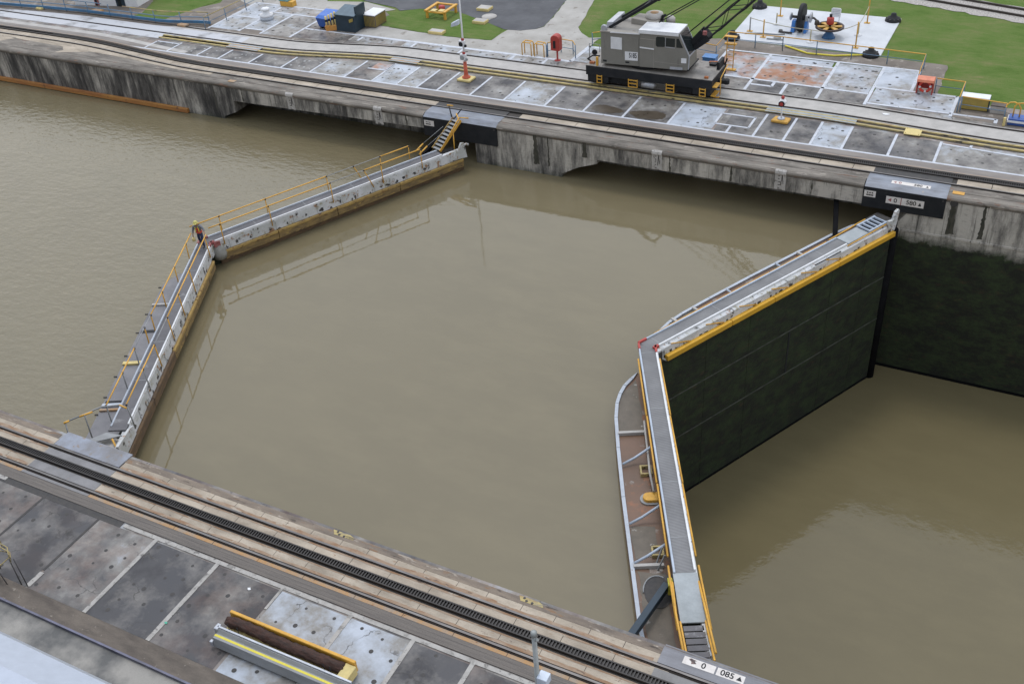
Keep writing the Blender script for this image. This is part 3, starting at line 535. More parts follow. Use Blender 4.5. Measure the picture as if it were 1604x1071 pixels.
# pale concrete patches on the widening coping upstream
b = MB(); b.poly(jag([(-68, 18.2), (-64.2, 18.95), (-62.8, 18.75), (-63.6, 17.95), (-66, 17.8)], .4, .05), .018); b.poly(jag([(-57.5, 18.9), (-54.4, 18.85), (-54.0, 18.4), (-56.0, 17.6), (-56.8, 17.45), (-56.4, 18.0)], .4, .05), .018); b.poly(jag([(-62.8, 19.1), (-53, 18.75), (-48, 18.1), (-53, 18.4), (-62.8, 18.8)], .4, .03), .02); struct('patch', b, 'cream')
# far tow track, swinging away at the upstream end
ft = lambda x: 1.35*smooth(-42, -58, x)-.25*smooth(-60, -90, x)
X = [-110]+xs(-90, -38, 40)+[-20, 90]
b = MB(); b.ribbon(X, lambda x: 17.64+ft(x)*.9, lambda x: 19.5+ft(x), -.02, .008); struct('track_bed', b, 'groove')
b = MB(); b.ribbon(X, lambda x: 17.3, lambda x: 17.95+ft(x), -.03, .012); struct('coping_walk', b, 'coping')
b = MB(); b.ribbon(xs(-110, -41, 40), lambda x: 17.62+ft(x)*.97, lambda x: 17.95+ft(x), -.02, .024); struct('track_strip', b, 'cream')
b = MB()
x = -90.
while x < 60:
    w = random.uniform(1.7, 2.2)
    if not (-21.2 < x+w/2 < -16.5 or 6.3 < x+w/2 < 10.7): b.ribbon([x+.02, x+w-.02], lambda q: 18.17+ft(q), lambda q: 18.72+ft(q), -.02, .05)
    x += w
struct('track_slabs', b, 'cream')
b = MB(); b.ribbon(X, lambda x: 19.2+ft(x), lambda x: 19.3+ft(x), -.02, .06); b.ribbon(X, lambda x: 19.44+ft(x), lambda x: 19.53+ft(x), -.02, .05); struct('track_strip', b, 'ochre')
b = MB(); b.ribbon(X, lambda x: 19.53+ft(x), lambda x: 20.3+ft(x)*.9, -.02, .016); struct('track_edge', b, mat('brown_grey_concrete', (.25, .225, .2), (.17, .15, .135), 1.2, (.3, 2, 1), .75, spots=[(.12, .1, .09)], spot_scale=1.5, spot_stretch=(.4, 2, 1)))
b = MB(); b.ribbon(xs(-110, -46, 30), lambda x: 20.3+ft(x)*.9, lambda x: 20.75+ft(x)*.95, -.02, .016); struct('track_edge', b, 'concrete_light')
b = MB(); rail(b, lambda x: 18.06+ft(x), X); tag(b.build('track_rail', ['rail', 'railhead']), 'dark rail on the stained wall, curving away from the coping towards the blue barrier', 'rail', 'rails of the rack track')
b = MB(); rail(b, lambda x: 19.38+ft(x), X); tag(b.build('track_rail', ['rail', 'railhead']), 'dark rail between the black rack and the white-lined deck bays', 'rail', 'rails of the rack track')
b = MB(); rack(b, lambda x: 18.96+ft(x), X, -60, 20, .2); tag(b.build('rack_rail', ['rack', 'rack']), 'black rack on the stained wall, curving away towards the blue barrier', 'rack rail')
# return track: two rails, and a slot between yellow edge strips
X = [-75]+xs(-60, -26, 24)+[0]+xs(1, 16, 8)+[60]
b = MB(); b.ribbon(X, lambda x: 24.95+gret(x), lambda x: 27.0+gret(x), -.02, .006); struct('return_track_bed', b, 'concrete_light')
b = MB(); b.ribbon(xs(-75, -43, 20), lambda x: 24.0+gret(x), lambda x: 26.4+gret(x), .006, .012); struct('return_track_bed', b, mat('pale_concrete', (.47, .48, .5), (.2, .198, .195), .22, rough=.6, edge=(.5, .58)))
for y, lab in ((25.15, 'dark rail under the crane, beside the yellow slot strips'), (26.78, 'dark rail under the crane, beside the white band and grey panels')):
    b = MB(); b.mat(0).ribbon(X, lambda x: y-.11+gret(x), lambda x: y+.11+gret(x), 0, .013); rail(b, lambda x: y+gret(x), X, -.03); tag(b.build('crane_rail', ['groove', 'rail']), lab, 'rail', 'rails of the crane track')
Y2 = xs(-50.5, -26, 24)+[0]+xs(1, 16, 8)+[60]
cs = thing('conductor_slot', 'pair of faded yellow steel strips edging a slot along the crane track', 'track slot', (-10, 24.3, 0))
c = MB(); c.ribbon(Y2, lambda x: 24.2+gret(x), lambda x: 24.6+gret(x), 0, .012); c.build('slot', 'groove', cs)
for y in (24.05, 24.58):
    c = MB(); c.ribbon(Y2, lambda x: y+gret(x), lambda x: y+.17+gret(x), 0, .09); c.build('edge_strip', 'yellow2', cs)
for x0, x1, k in ((-1.3, 4.3, 0), (-43.5, -40.4, 1), (-29.4, -27, 1)):
    c = MB(); c.ribbon(xs(x0, x1, 6), lambda x: 23.98+gret(x), lambda x: 24.82+gret(x), .085, .1); c.mat(1)
    c.ribbon(xs(x0, x1, 6), lambda x: 24.1+gret(x), lambda x: 24.25+gret(x), .1, .104); c.ribbon(xs(x0, x1, 6), lambda x: 24.5+gret(x), lambda x: 24.65+gret(x), .1, .104); c.build('cover_strip', ['plate', 'yellow2' if k == 0 else 'ochre'], cs)
c = MB(); c.ribbon(Y2, lambda x: 23.93+gret(x), lambda x: 24.05+gret(x), -.01, .004); c.build('edge_gap', 'hole', cs)
# distant railway
for p, q, lab in (((-40, 58.85), (60, 33.1), 'thin dark rail across the pale ballast at the lawn edge, nearer the white pad'), ((-40, 60.2), (60, 34.55), 'thin dark rail across the pale ballast, farther from the white pad')):
    c = MB(); c.bar((p[0], p[1], .09), (q[0], q[1], .09), .12, .16); tag(c.build('railway_rail', 'rail'), lab, 'rail', 'rails of the distant railway')
# ================================================================ gate leaves
def pbuild(T, name, mats, root, fn, bevel=0., **kw):
    b = MB(T); fn(b); return b.build(name, mats, root, bevel, **kw)
ZW = -1.38
def gate(x0, side, open_rail, label):
    T = leaf_T(x0, side)
    g = thing('gate_leaf', label, 'lock gate', tuple(LW(x0, side, 9, 0, -14)))
    P = lambda name, mats, fn, bev=0., root=g: pbuild(T, name, mats, root, fn, bev)
    low = x0 > -5
    uend = 17.8
    if low:
        vf = .6 if side > 0 else .42
        face = P('gate_plate', 'gate_face', lambda b: b.box(.1, 17.75, -.3, vf, -14, -1.7))
        def ribs(b):
            if side < 0: return b.box(.1, 17.75, .42, .43, -4.9, -4.82)
            for z, h in ((-4.85, .035), (-7.7, .035)): b.box(.1, 17.75, .6, .62, z-h, z+h)
        P('seam_bar', mat('worn_seam', (.075, .08, .065), (.03, .034, .028), 2), ribs, root=face)
        def ribs2(b):
            if side < 0: return b.box(.1, 17.75, .42, .43, -6.2, -6.14)
            for u in (3.4, 6.5, 12.7, 15.4): b.box(u, u+.04, .6, .613, -13, -2.3)
            for z in (-3.35, -4.55, -6.2, -7.4, -9.1, -10.5): b.box(.1, 17.75, .6, .612, z-.03, z+.03)
        P('plate_joint', 'gate_face', ribs2, root=face)
        P('tide_band', 'strutblack', lambda b: b.box(.1, 17.75, vf, vf+.008, -12.3, -11.92), root=face)
        if side > 0: P('hinge_gap_shade', 'strutblack', lambda b: b.lathe((17.72, .5, -14), [(.3, 0), (.3, 12.1)], 16))  # black cylinder standing in for the shadow gap between hinge end and wall
        P('guide_groove', 'black', lambda b: b.box(9.62, 9.74, vf-.002, vf+.015, -7.7, -4.8), root=face)
        sk = P('skin_ledge', 'skin_white', lambda b: b.prism([(.3, -1.42), (.5, -1.42), (.62, -1.47), (.65, -1.86), (.3, -1.86)] if side > 0 else [(.3, -1.42), (.47, -1.42), (.47, -1.86), (.3, -1.86)], .12, 17.6, 'x'), .01)
        def bits(b):
            if side < 0: return b.box(3, 3.2, .45, .48, -1.85, -1.7)
            u = .5
            while u < 17.2:
                r = random.random()
                if r < .5: b.box(u, u+random.uniform(.08, .25), .6, .66, -1.87, -1.87+random.uniform(.05, .2))
                u += random.uniform(.25, .7)
        P('debris', 'hole', bits, root=sk)
        cuts = (.55, 4.9, 7.95, 12.9, 17.5) if side > 0 else ()
        for a, c in zip(cuts, cuts[1:]):
            P('fender_timber', 'fender', lambda b: b.box(a+.012, c-.012, .62, .86, -2.13, -1.83), .03)
    else:
        P('gate_plate', 'gate_face', lambda b: b.box(.1, 17.75, -.3, .22, -14, -2.0))
        sk = P('skin_ledge', 'skin_white', lambda b: b.prism([(.2, -1.42), (.44, -1.42), (.47, -2.05), (.2, -2.05)], .5 if side > 0 else .2, 17.9, 'x'), .01)
        u = 1.2
        while u < 17: P('stiffener', 'skin_white', lambda b: b.box(u, u+.05, .44, .5, -2.0, -1.5), root=sk); u += random.uniform(1.1, 1.7)
        def scars(b):
            u = 1.0
            while u < 17.3:
                w_ = random.uniform(.1, .55); z0 = random.uniform(-2.04, -1.8)
                pts = [(u+w_*random.uniform(.25, 1.)*math.cos(q)*.5, max(-2.04, min(-1.5, z0+random.uniform(.02, .14)*math.sin(q)))) for q in [2*math.pi*k/13 for k in range(13)]]
                b.prism(pts, .43, .472, 'y'); u += random.uniform(.5, 1.3)
        P('rust_scar', 'hole', scars, root=sk)
        cuts = (.75, 4.2, 8.2, 12.7, 17.6)
        if side < 0: cuts = (1.0, 5.0, 9.6, 13.4, 17.6)
        for k, (a, c) in enumerate(zip(cuts, cuts[1:])):
            P('fender_timber', 'fender_dark' if (side < 0 and k >= 2) else 'fender_old', lambda b: b.box(a+.012, c-.012, .42, .6, -2.24, -2.06), .04)
            P('lower_timber', 'fender_dark' if (side < 0 and k >= 2) else 'fender_low', lambda b: b.box(a+.012, c-.012, .42, .57, -2.62, -2.245), .03)
        P('waterline_timber', 'fender_dark', lambda b: b.box(.5, 17.7, .2, .34, -3.0, -2.6), .03)
    # walkway with its two kerbs
    if side > 0: P('mitre_plate', 'walk', lambda b: b.prism([(-.2, -.38), (.5, -.38), (.5, .37), (.1, .37), (-.25, -.1)], ZW-.07, ZW-.012, 'z'))
    else: P('mitre_plate', 'walk', lambda b: b.prism([(-.2, -.37), (.5, -.37), (.5, .37), (.1, .37)], ZW-.08, ZW-.02, 'z'))
    wend = 14.0 if low else 16.2
    P('walkway', 'tread' if low else 'walk', lambda b: b.box(-.12 if side > 0 else -.05, wend, -.34, .34, ZW-.06, ZW-(0 if side > 0 else .004)))
    def seams(b):
        for u in ([.55, 4.6, 9.2, 12.2] if low else [3.1, 6.4, 9.7, 12.8]): b.box(u, u+.03, -.335, .335, ZW-.02, ZW+.004)
    P('walkway_joint', 'greymetal', seams)
    P('kerb', 'kerbblue' if low else 'bluewhite', lambda b: b.box(-.05 if side > 0 else .3, wend, -.42, -.34, ZW-.1, ZW+.08), .01)
    P('kerb', 'kerbwhite', lambda b: b.box(.4 if side > 0 else .65, wend-.1, .34, .42, ZW-.1, ZW+.08), .01)
    def red(b):
        b.box(-.2 if side > 0 else -.12, .3, -.43, -.33, ZW-.12, ZW+.1)
        if side < 0: b.box(.1, .62, .33, .43, ZW-.12, ZW+.1)
        else: b.box(.05, .36, .33, .46, ZW-.12, ZW+.1)
    P('red_end', 'redsign' if low else 'redboard', red)
    if low and side > 0:
        P('mitre_post', 'skin_white', lambda b: b.tube([(.5, .55, -1.4), (.42, .6, -1.5), (.42, .62, -2.0), (.62, .7, -2.15)], .06))
        P('mitre_block', 'hole', lambda b: b.box(.1, .55, .4, .66, -2.2, -1.55), .05)
    if not low and side > 0:
        P('mitre_block', mat('worn_grey_block', (.3, .295, .27), (.2, .2, .18), 2, rough=.8, bump=.02), lambda b: b.lathe((.5, .42, -2.45), [(.36, 0), (.42, .3), (.32, .7), (.18, .9)], 14))
        P('red_bracket', 'redboard', lambda b: (b.box(.25, .62, .5, .62, -1.62, -1.35), b.bar((.2, .45, -1.35), (.6, .7, -1.3), .07, .07)))
    # upstream pontoon deck
    if low or side < 0:
        if low: out = [(.8, -.5), (1.2, -.88), (1.7, -1.25), (2.3, -1.52), (3.0, -1.72), (4, -1.84), (6, -1.9), (9, -1.92), (15.5, -1.85), (17.1, -1.72), (17.8, -1.3), (18, -.5)]
        else: out = [(1.7, -.5), (2.0, -1.3), (3, -1.9), (16, -1.95), (16.6, -.5)]
        zd = -2.4 if low else -2.25
        pd = P('pontoon_deck', 'pontoon' if low else 'pontoon_grey', lambda b: b.prism(out+[(out[-1][0], -.3), (out[0][0], -.3)], -13.5, zd, 'z'))
        def rim(b):
            inn = []
            for i, p in enumerate(out):
                a = Vector(out[max(0, i-1)]); c = Vector(out[min(len(out)-1, i+1)]); d = (c-a).normalized(); n = Vector((-d.y, d.x))
                inn.append((p[0]+n.x*.15 if 0 < i < len(out)-1 else p[0], p[1]+n.y*.15 if 0 < i < len(out)-1 else p[1]))
            for i in range(len(out)-1):
                q = [out[i], out[i+1], inn[i+1], inn[i]]; e = .02 if low else 0
                dv = Vector((out[i+1][0]-out[i][0], out[i+1][1]-out[i][1])).normalized()*.012
                q = [(q[0][0]+dv.x, q[0][1]+dv.y), (q[1][0]-dv.x, q[1][1]-dv.y), (q[2][0]-dv.x, q[2][1]-dv.y), (q[3][0]+dv.x, q[3][1]+dv.y)]
                b.prism(q, zd-.02, zd+.09, 'z')
        if low:
            P('rim', 'bluewhite', rim, root=pd)
            bars = ((5.1, 'c'), (7.0, 'p'), (10.45, 'p'), (12.5, 'p'), (12.75, 'c')) if side < 0 else ((4.75, 'c'), (7.0, 'p'), (10.7, 'p'), (12.6, 'c'), (3.3, 'c'))
            for u, k in bars:
                if k == 'c': P('cross_bar', 'concrete_light', lambda b: b.box(u-.07, u+.07, -1.75, -.6, zd, zd+.16), root=pd)
                else: P('cross_pipe', 'kerbblue', lambda b: b.tube([(u+.15, -1.72, zd+.16), (u-.05, -1.2, zd+.3), (u-.2, -.5, zd+.75)], .055), root=pd)
            sm_ = mat('grey_silt', (.14, .115, .085), (.11, .093, .07), 2, rough=.6, spots=[(.42, .4, .36)], spot_scale=2.2, spot_at=.63)
            for pts in ([(1.3, -.7), (2.4, -1.4), (3.2, -1.6), (4.9, -1.7), (4.9, -.6), (1.4, -.6)], [(12.9, -1.6), (17, -1.5), (17, -.6), (13.1, -.6)], [(10.6, -1.7), (12.3, -1.65), (12.3, -.7), (10.7, -.75)]): P('silt', sm_, lambda b: b.prism(jag(pts, .3, .05), zd, zd+.012, 'z'), root=pd)
        else:
            for u, m_, w in ((5.1, 'concrete_light', .14), (10.3, 'lemon', .22), (13.6, 'bluewhite', .2), (13.95, 'ochre', .12)): P('cross_bar', m_, lambda b: b.box(u-w/2, u+w/2, -1.9, -.6, zd, zd+.1), root=pd)
            P('deck_gap', 'black', lambda b: (b.box(7.4, 7.65, -1.8, -.6, zd, zd+.012), b.box(13.2, 13.5, -1.85, -.6, zd, zd+.012)), root=pd)
            def cleats(b):
                for u in (3.3, 5.9, 7.6, 9.6, 11.3, 12.9, 14.2): b.box(u, u+.07, -2.05, -1.9, zd+.0, zd+.05)
            P('cleat', 'hole', cleats, root=pd)
        if low and side < 0:
            P('hatch', 'yellow2', lambda b: (b.box(7.25, 7.8, -1.02, -.95, zd, zd+.16), b.box(7.25, 7.8, -.6, -.53, zd, zd+.16), b.box(7.25, 7.32, -.95, -.6, zd, zd+.16), b.box(7.73, 7.8, -.95, -.6, zd, zd+.16)), root=pd)
            P('hatch', 'yellow2', lambda b: (b.box(11.8, 12.3, -1.0, -.93, zd, zd+.16), b.box(11.8, 12.3, -.6, -.53, zd, zd+.16), b.box(11.8, 11.87, -.93, -.6, zd, zd+.16), b.box(12.23, 12.3, -.93, -.6, zd, zd+.16)), root=pd)
            P('valve_cover', 'yellow', lambda b: b.prism([(9.15+.24*math.cos(q), -.82+.24*math.sin(q)) for q in [math.pi+math.pi*k/10 for k in range(11)]]+[(9.39, -.45), (8.91, -.45)], zd, zd+.2, 'z'), .03, pd)
            P('valve_rim', 'greymetal', lambda b: b.prism([(9.15+.34*math.cos(q), -.84+.34*math.sin(q)) for q in [math.pi+math.pi*k/10 for k in range(11)]]+[(9.49, -.45), (8.81, -.45)], zd, zd+.06, 'z'), .01, pd)
            P('hose', 'concrete_light', lambda b: b.tube([(4.6, -.56, zd+.3), (5.5, -.6, zd+.42), (6.6, -.62, zd+.45), (8.0, -.66, zd+.42), (9.0, -.6, zd+.3)], .05), root=pd)
            P('sump', 'hole', lambda b: b.prism([(14.0+.75*math.cos(a), -.95+.52*math.sin(a)) for a in [2*math.pi*k/24 for k in range(24)]], zd, zd+.03, 'z'), root=pd)
            P('sump_rim', 'greymetal', lambda b: b.tube([(14.0+.78*math.cos(a), -.95+.55*math.sin(a), zd+.04) for a in [R(70)+R(200)*k/16 for k in range(17)]], .03), root=pd)
            P('bracket', 'lemonline', lambda b: b.box(13.95, 14.3, -.62, -.45, zd+.2, zd+.75), root=pd)
            P('stay', 'greymetal', lambda b: (b.bar((12.65, -.9, zd), (12.5, -.65, zd+.8), .05, .05), b.bar((12.9, -.85, zd), (12.9, -.6, zd+.8), .05, .05)), root=pd)
    # handrails
    if open_rail:
        up = [1.25, 4.2, 8.3, 10.2, 12.1, 14.2] if side > 0 else [1.9, 4.3, 6.7, 8.8, 9.9, 11.6, 13.5, 15.9]
        dn = [.9, 3.95, 8.05, 10.4, 11.6, 14.5] if side > 0 else [1.3, 4.75, 7.0, 9.1, 11.4, 13.3, 15.9]
        zt = ZW+1.02
        for row, v, vf, zf in ((up, -.42, -.45, ZW-.15), (dn, .5, .53, ZW-.3)):
            for k, u in enumerate(row):
                lean = (.55 if (side > 0 and u in (10.2, 10.4)) else 0)
                P('rail_post', 'yellow' if (side > 0 or k < 5) else 'greymetal', lambda b: b.tube([(u+lean*.9, vf, zf), (u, v, zt)], .032, 6))
                P('post_cap', 'hole', lambda b: b.lathe((u, v, zt-.06), [(.05, 0), (.05, .09)], 8))
            b0 = row[0]-(1.8 if v < 0 and side > 0 else .7 if side > 0 else .0)
            pts = [(u, v, zt) for u in row]
            pts = [((b0 if side > 0 else (.75 if v < 0 else 1.0)), v, zt)]+pts
            n = 4 if side > 0 else 5
            P('top_rail', 'yellow', lambda b: b.tube(pts[:n], .036, 6))
            P('top_rail', 'greymetal', lambda b: b.tube(pts[n-1:n+(2 if v < 0 else 1)], .022, 6))
            P('top_rail', 'yellow', lambda b: b.tube(pts[n+(1 if v < 0 else 0):], .036, 6))
    else:
        # handrails folded flat along both kerbs
        for v, z in ((-.5, ZW-.02), (.5, ZW-.06)) if side < 0 else ((-.5, ZW-.02),):
            cuts = (1.0, 5.1, 9.3, 13.2) if side < 0 else (.9, 4.9, 9.0, 13.4)
            for a, c in zip(cuts, cuts[1:]): P('folded_rail', 'yellow', lambda b: b.tube([(a, v, z), (c-.06, v+.02*(1 if v > 0 else -1), z)], .042, 6))
            P('folded_rail', 'yellow', lambda b: b.tube([(13.6, v-.06*(1 if v < 0 else -1), z), (16.6, v-.08*(1 if v < 0 else -1), z+.1)], .042, 6))
        if side > 0:
            for u in (1.0, 3.3, 5.6, 7.9, 10.1, 12.0): P('folded_post', 'yellow', lambda b: b.tube([(u, .6, -1.42), (u+1.15, .68, -1.78)], .03, 6))
            P('folded_rail', 'hole', lambda b: b.tube([(11.2, .57, -1.42), (13.2, .58, -1.42)], .03, 6))
            P('folded_rail', 'yellow', lambda b: b.tube([(13.8, .52, -1.36), (17.0, .5, -1.32)], .035, 6))
    # hinge end
    if low and side < 0:
        P('landing_plate', 'plate', lambda b: b.box(14.0, 16.25, -.44, .44, ZW-.04, ZW+.03), .01)
        for k in range(6): P('step', 'walk', lambda b: b.box(16.33+.33*k, 16.56+.33*k, -.36, .36, ZW-.08+.07*k, ZW-.04+.07*k), .008)
        for v in (-.44, .44): P('stair_stringer', 'yellow', lambda b: b.bar((16.2, v, ZW-.02), (18.2, v, ZW+.42), .06, .14))
        for v in (-.56, .5): P('stair_rail', 'yellow', lambda b: b.tube([(14.4, v*.9, ZW), (15.9, v, ZW+.12), (18.0, v, ZW+.6)], .045, 6))
    if low and side > 0:
        P('landing_plate', 'plate', lambda b: b.box(14.0, 15.65, -.42, .42, ZW-.04, ZW+.04), .01)
        st = P('folded_stair', 'kerbblue', lambda b: (b.box(15.7, 17.2, -.45, -.36, ZW, ZW+.14), b.box(15.7, 17.2, .36, .45, ZW, ZW+.14), b.box(15.7, 17.2, -.37, .37, ZW-.04, ZW-.02)))
        for k in range(5): P('step', 'kerbblue', lambda b: b.box(15.72+.34*k, 15.8+.34*k, -.36, .36, ZW+.03, ZW+.13), root=st)
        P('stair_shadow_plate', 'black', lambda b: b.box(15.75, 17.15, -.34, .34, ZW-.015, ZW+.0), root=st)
        P('hinge_horn', 'skin_white', lambda b: (b.prism([(17.0, -1.5), (17.0, -1.1), (17.35, -1.15), (17.5, -.72), (17.68, -.6), (17.8, -.75), (17.75, -1.3), (17.62, -1.86)], .52, .66, 'y'), b.tube([(17.6, .6, -.85), (17.95, .45, -.82), (18.1, .4, -.95)], .07)))
        P('hinge_rubble', 'hole', lambda b: b.box(16.9, 18.1, -.9, .5, -2.0, -1.55), .05)
    if not low and side > 0:
        P('hinge_horn', 'skin_white', lambda b: (b.prism([(16.6, -1.9), (16.7, -1.55), (16.9, -1.7), (17.1, -1.3), (17.25, -1.42), (17.5, -.95), (17.75, -1.0), (17.9, -2.05)], .44, .56, 'y'), b.tube([(17.6, .5, -1.2), (17.95, .42, -1.2), (18.15, .4, -1.3)], .08)))
        P('end_debris', 'hole', lambda b: (b.box(16.2, 17.5, -.6, .4, -1.9, -1.6),), .04)
    if not low and side < 0:
        P('landing_plate', 'walk', lambda b: b.box(15.0, 16.5, -.42, .4, ZW-.02, ZW+.06), .01)
        P('hinge_plate', 'skin_white', lambda b: b.prism([(16.0, -1.5), (16.4, -1.35), (17.9, -1.1), (17.9, -2.0), (16.0, -2.0)], .42, .54, 'y'))
        P('hinge_block', 'concrete_light', lambda b: (b.box(16.6, 17.9, -1.3, .35, -2.1, -1.7)), .08)
        P('ramp_plate', 'greymetal', lambda b: b.hexa([(16.55, -.5, -1.45), (17.0, -1.3, -1.5), (17.2, -1.2, -1.5), (16.8, .3, -1.45), (16.55, -.5, -1.38), (17.0, -1.3, -1.43), (17.2, -1.2, -1.43), (16.8, .3, -1.38)]))
        for pts in ([(17.2, -1.9, -1.6), (16.9, -1.95, -.4)], [(16.6, -1.2, -1.6), (16.5, -1.2, -.35)], [(16.9, -1.95, -.4), (15.95, -.6, -.37), (15.9, .2, -.37)]): P('landing_rail', 'greymetal', lambda b: b.tube(pts, .036, 6))
        for pts in ([(16.95, -2.0, -.4), (16.8, -1.8, -.4)], [(16.6, -1.4, -.36), (16.3, -.9, -.36)], [(17.0, -.1, -1.4), (17.6, .3, -1.65)], [(15.9, .2, -.37), (16.1, .55, -.4)]): P('landing_rail', 'yellow', lambda b: b.tube(pts, .045, 6))
    return g
g1f = gate(G1X, 1, True, 'lock gate leaf with standing yellow handrails and the yellow step ladder at its end')
g1n = gate(G1X, -1, True, 'lock gate leaf with standing yellow handrails and grey side decks, below the pale blue plate')
g2f = gate(0, 1, False, 'lock gate leaf with bright yellow fender above a tall dark green plate')
g2n = gate(0, -1, False, 'lock gate leaf with flooded rusty deck, ending in steps to the 085 plate')
# step ladder from the first gate up to the wall
lt = thing('step_ladder', 'grey treaded step ladder with yellow stringers climbing from the gate to the lock wall', 'ladder', (-20.1, 14.9, -1.4))
A0, A1 = Vector((-20.2, 14.85, -1.4)), Vector((-19.55, 16.75, .02)); sd_ = Vector((.36, -.13, 0))
for k in range(9):
    p = A0.lerp(A1, (k+.4)/9); c = MB(); c.bar(p-sd_*.9, p+sd_*.9, .2, .04); c.build('step', 'greymetal', lt)
for s, m_ in ((-1, 'fender_old'), (1, 'yellow')): c = MB(); c.bar(A0+sd_*s, A1+sd_*s, .05, .16); c.build('stringer', m_, lt)
c = MB(); c.tube([A0+sd_*1.15+Vector((0, 0, .05)), A1+sd_*1.2+Vector((-.1, -.1, .25)), A1+sd_*2.2+Vector((.2, .05, .3))], .05, 6); c.tube([A0.lerp(A1, .6)+sd_*1.15+Vector((0, 0, .05)), A0.lerp(A1, .45)+sd_*2.0+Vector((0, 0, -.9))], .035, 6); c.build('brace', 'yellow', lt)
c = MB(); c.tube([A1+sd_*-2.2+Vector((-.1, .3, .55)), A1+sd_*-1.4+Vector((0, 0, 0))], .04, 6); c.tube([A1+Vector((.1, .5, .5)), A1+sd_*-.8+Vector((0, -.1, -.1))], .04, 6); c.build('top_post', 'black', lt)
c = MB(); c.tube([A1+sd_*-2.5+Vector((-.15, .3, .55)), A1+sd_*-2.0+Vector((.1, .4, .55))], .045, 6); c.tube([A1-sd_*.3+Vector((0, .1, .3)), A1+sd_*1.2+Vector((0, -.3, .1))], .045, 6); c.build('top_rail', 'yellow', lt)
for v in (-.9, -2.0):
    a = LW(G1X, 1, 14.9, v*.45, ZW+.2); c = MB(); c.tube([a, a+Vector((.28, .62, .35))], .045, 6); c.build('stay_foot', 'yellow', lt); c = MB(); c.tube([a+Vector((.25, .6, .33)), a+Vector((1.0, 2.1, 1.0))], .014, 5); c.build('stay_cable', 'greymetal', lt)
# black gate arms reaching out from the wall recesses
for a, b_, lab, m_ in (((4.75, 17.9, -1.55), (5.72, 13.55, -2.1), 'black strut dropping from the wall recess to the yellow-fendered gate', 'strutblack'), ((5.2, -17.6, -1.6), LW(0, -1, 13.9, -.55, -1.95), 'dark blue strut from under the near coping to the rusty flooded deck', 'navy'), ((-21.2, 18.2, -1.5), LW(G1X, 1, 14.6, -.7, -1.9), 'black strut in the shaded recess behind the step ladder', 'strutblack')):
    c = MB(); c.bar(a, b_, .26, .3); t = thing('gate_strut', lab, 'strut', tuple(b_)); c.build('shaft', m_, t, .02); c = MB(); c.lathe((b_[0], b_[1], b_[2]-.2), [(.22, 0), (.22, .36), (.1, .4)], 12); c.build('pin', 'hole', t)
# black steel anchor covers on the far wall
def anchor(x0, x1, zb, label, signs):
    t = thing('anchor_cover', label, 'steel cover', ((x0+x1)/2, 16.75, -.6))
    c = MB(); c.box(x0, x1, 16.74, 17.4, zb, -.16); c.build('front_plate', 'black', t)
    c = MB(); c.prism([(16.72, -.17), (16.74, -.2), (17.05, -.12), (18.02, -.05), (18.02, .03), (17.1, .03)], x0+.05, x1, 'x'); c.build('top_plate', mat('steel_blue_plate', (.22, .245, .29), (.15, .16, .18), 1.4, (.7, 2, 2), .45, spots=[(.3, .27, .24)], spot_scale=2, spot_at=.66), t)
    c = MB(); c.box(x0+.2, x1, 18.14, 18.76, -.01, .056); c.build('track_plate', 'hole', t)
    c = MB()
    for q in (x0+.15, x1-.15): c.lathe((q, 16.74, -.35), [(.05, -.03), (.05, .02)], 8, 'y')
    c.build('bolt', 'hole', t)
    return t
a1 = anchor(-22.2, -16.7, -1.5, 'black steel anchor cover behind the yellow step ladder', 0)
a2 = anchor(6.35, 10.7, -1.42, 'black steel anchor cover carrying a cream 0 580 sign', 0)
def wall_sign(x0, x1, z0, z1, parent, txt, sy=16.735):
    c = MB(); c.box(x0, x1, sy-.012, sy+.005, z0, z1); s = c.build('sign_plate', 'signwhite', parent); h = z1-z0
    FR = lambda x: frame((x, sy-.014, (z0+z1)/2), (1, 0, 0), (0, 0, 1))
    return s, h, FR
s, h, FR = wall_sign(7.62, 9.62, -.98, -.56, a2, '')
letters('0', .36, FR(8.12), 'hole', s); letters('580', .36, FR(8.95), 'hole', s)
ym = 16.72
c = MB(); c.prism([(7.72, -.77), (7.9, -.66), (7.9, -.88)], ym, ym+.012, 'y'); c.build('arrow', 'redboard', s)
c = MB(); c.prism([(9.32, -.88), (9.5, -.88), (9.41, -.66)], ym, ym+.012, 'y'); c.build('arrow', 'black', s)
c = MB(); c.box(8.4, 8.44, ym, ym+.01, -.98, -.56); c.build('divider', 'redboard', s)
c = MB(); c.box(7.7, 9.75, 17.15, 17.5, .032, .037); s = c.build('sign_plate', 'signwhite', a2)
TF = lambda x: frame((x, 17.32, .039), (1, 0, 0), (0, 1, 0))
letters('0', .3, TF(8.15), 'redboard', s); letters('580', .3, TF(9.1), 'black', s)
c = MB(); c.prism([(9.5, 17.22), (9.66, 17.22), (9.58, 17.42)], .0375, .04, 'z'); c.build('arrow', 'black', s)
c = MB(); c.prism([(7.95, 17.22), (7.95, 17.42), (7.8, 17.32)], .0375, .04, 'z'); c.build('arrow', 'redboard', s)
for x0, a in ((6.42, a2), (-22.12, a1)):
    s, h, FR = wall_sign(x0, x0+.62 if x0 > 0 else x0+.75, -.78, -.4, a, '')
    c = MB()
    for k in range(3): c.box(x0+.14+.13*k, x0+.22+.13*k, ym, ym+.012, -.56, -.48); c.box(x0+.12+.13*k, x0+.24+.13*k, ym, ym+.012, -.7, -.62)
    c.build('lettering', 'hole', s)
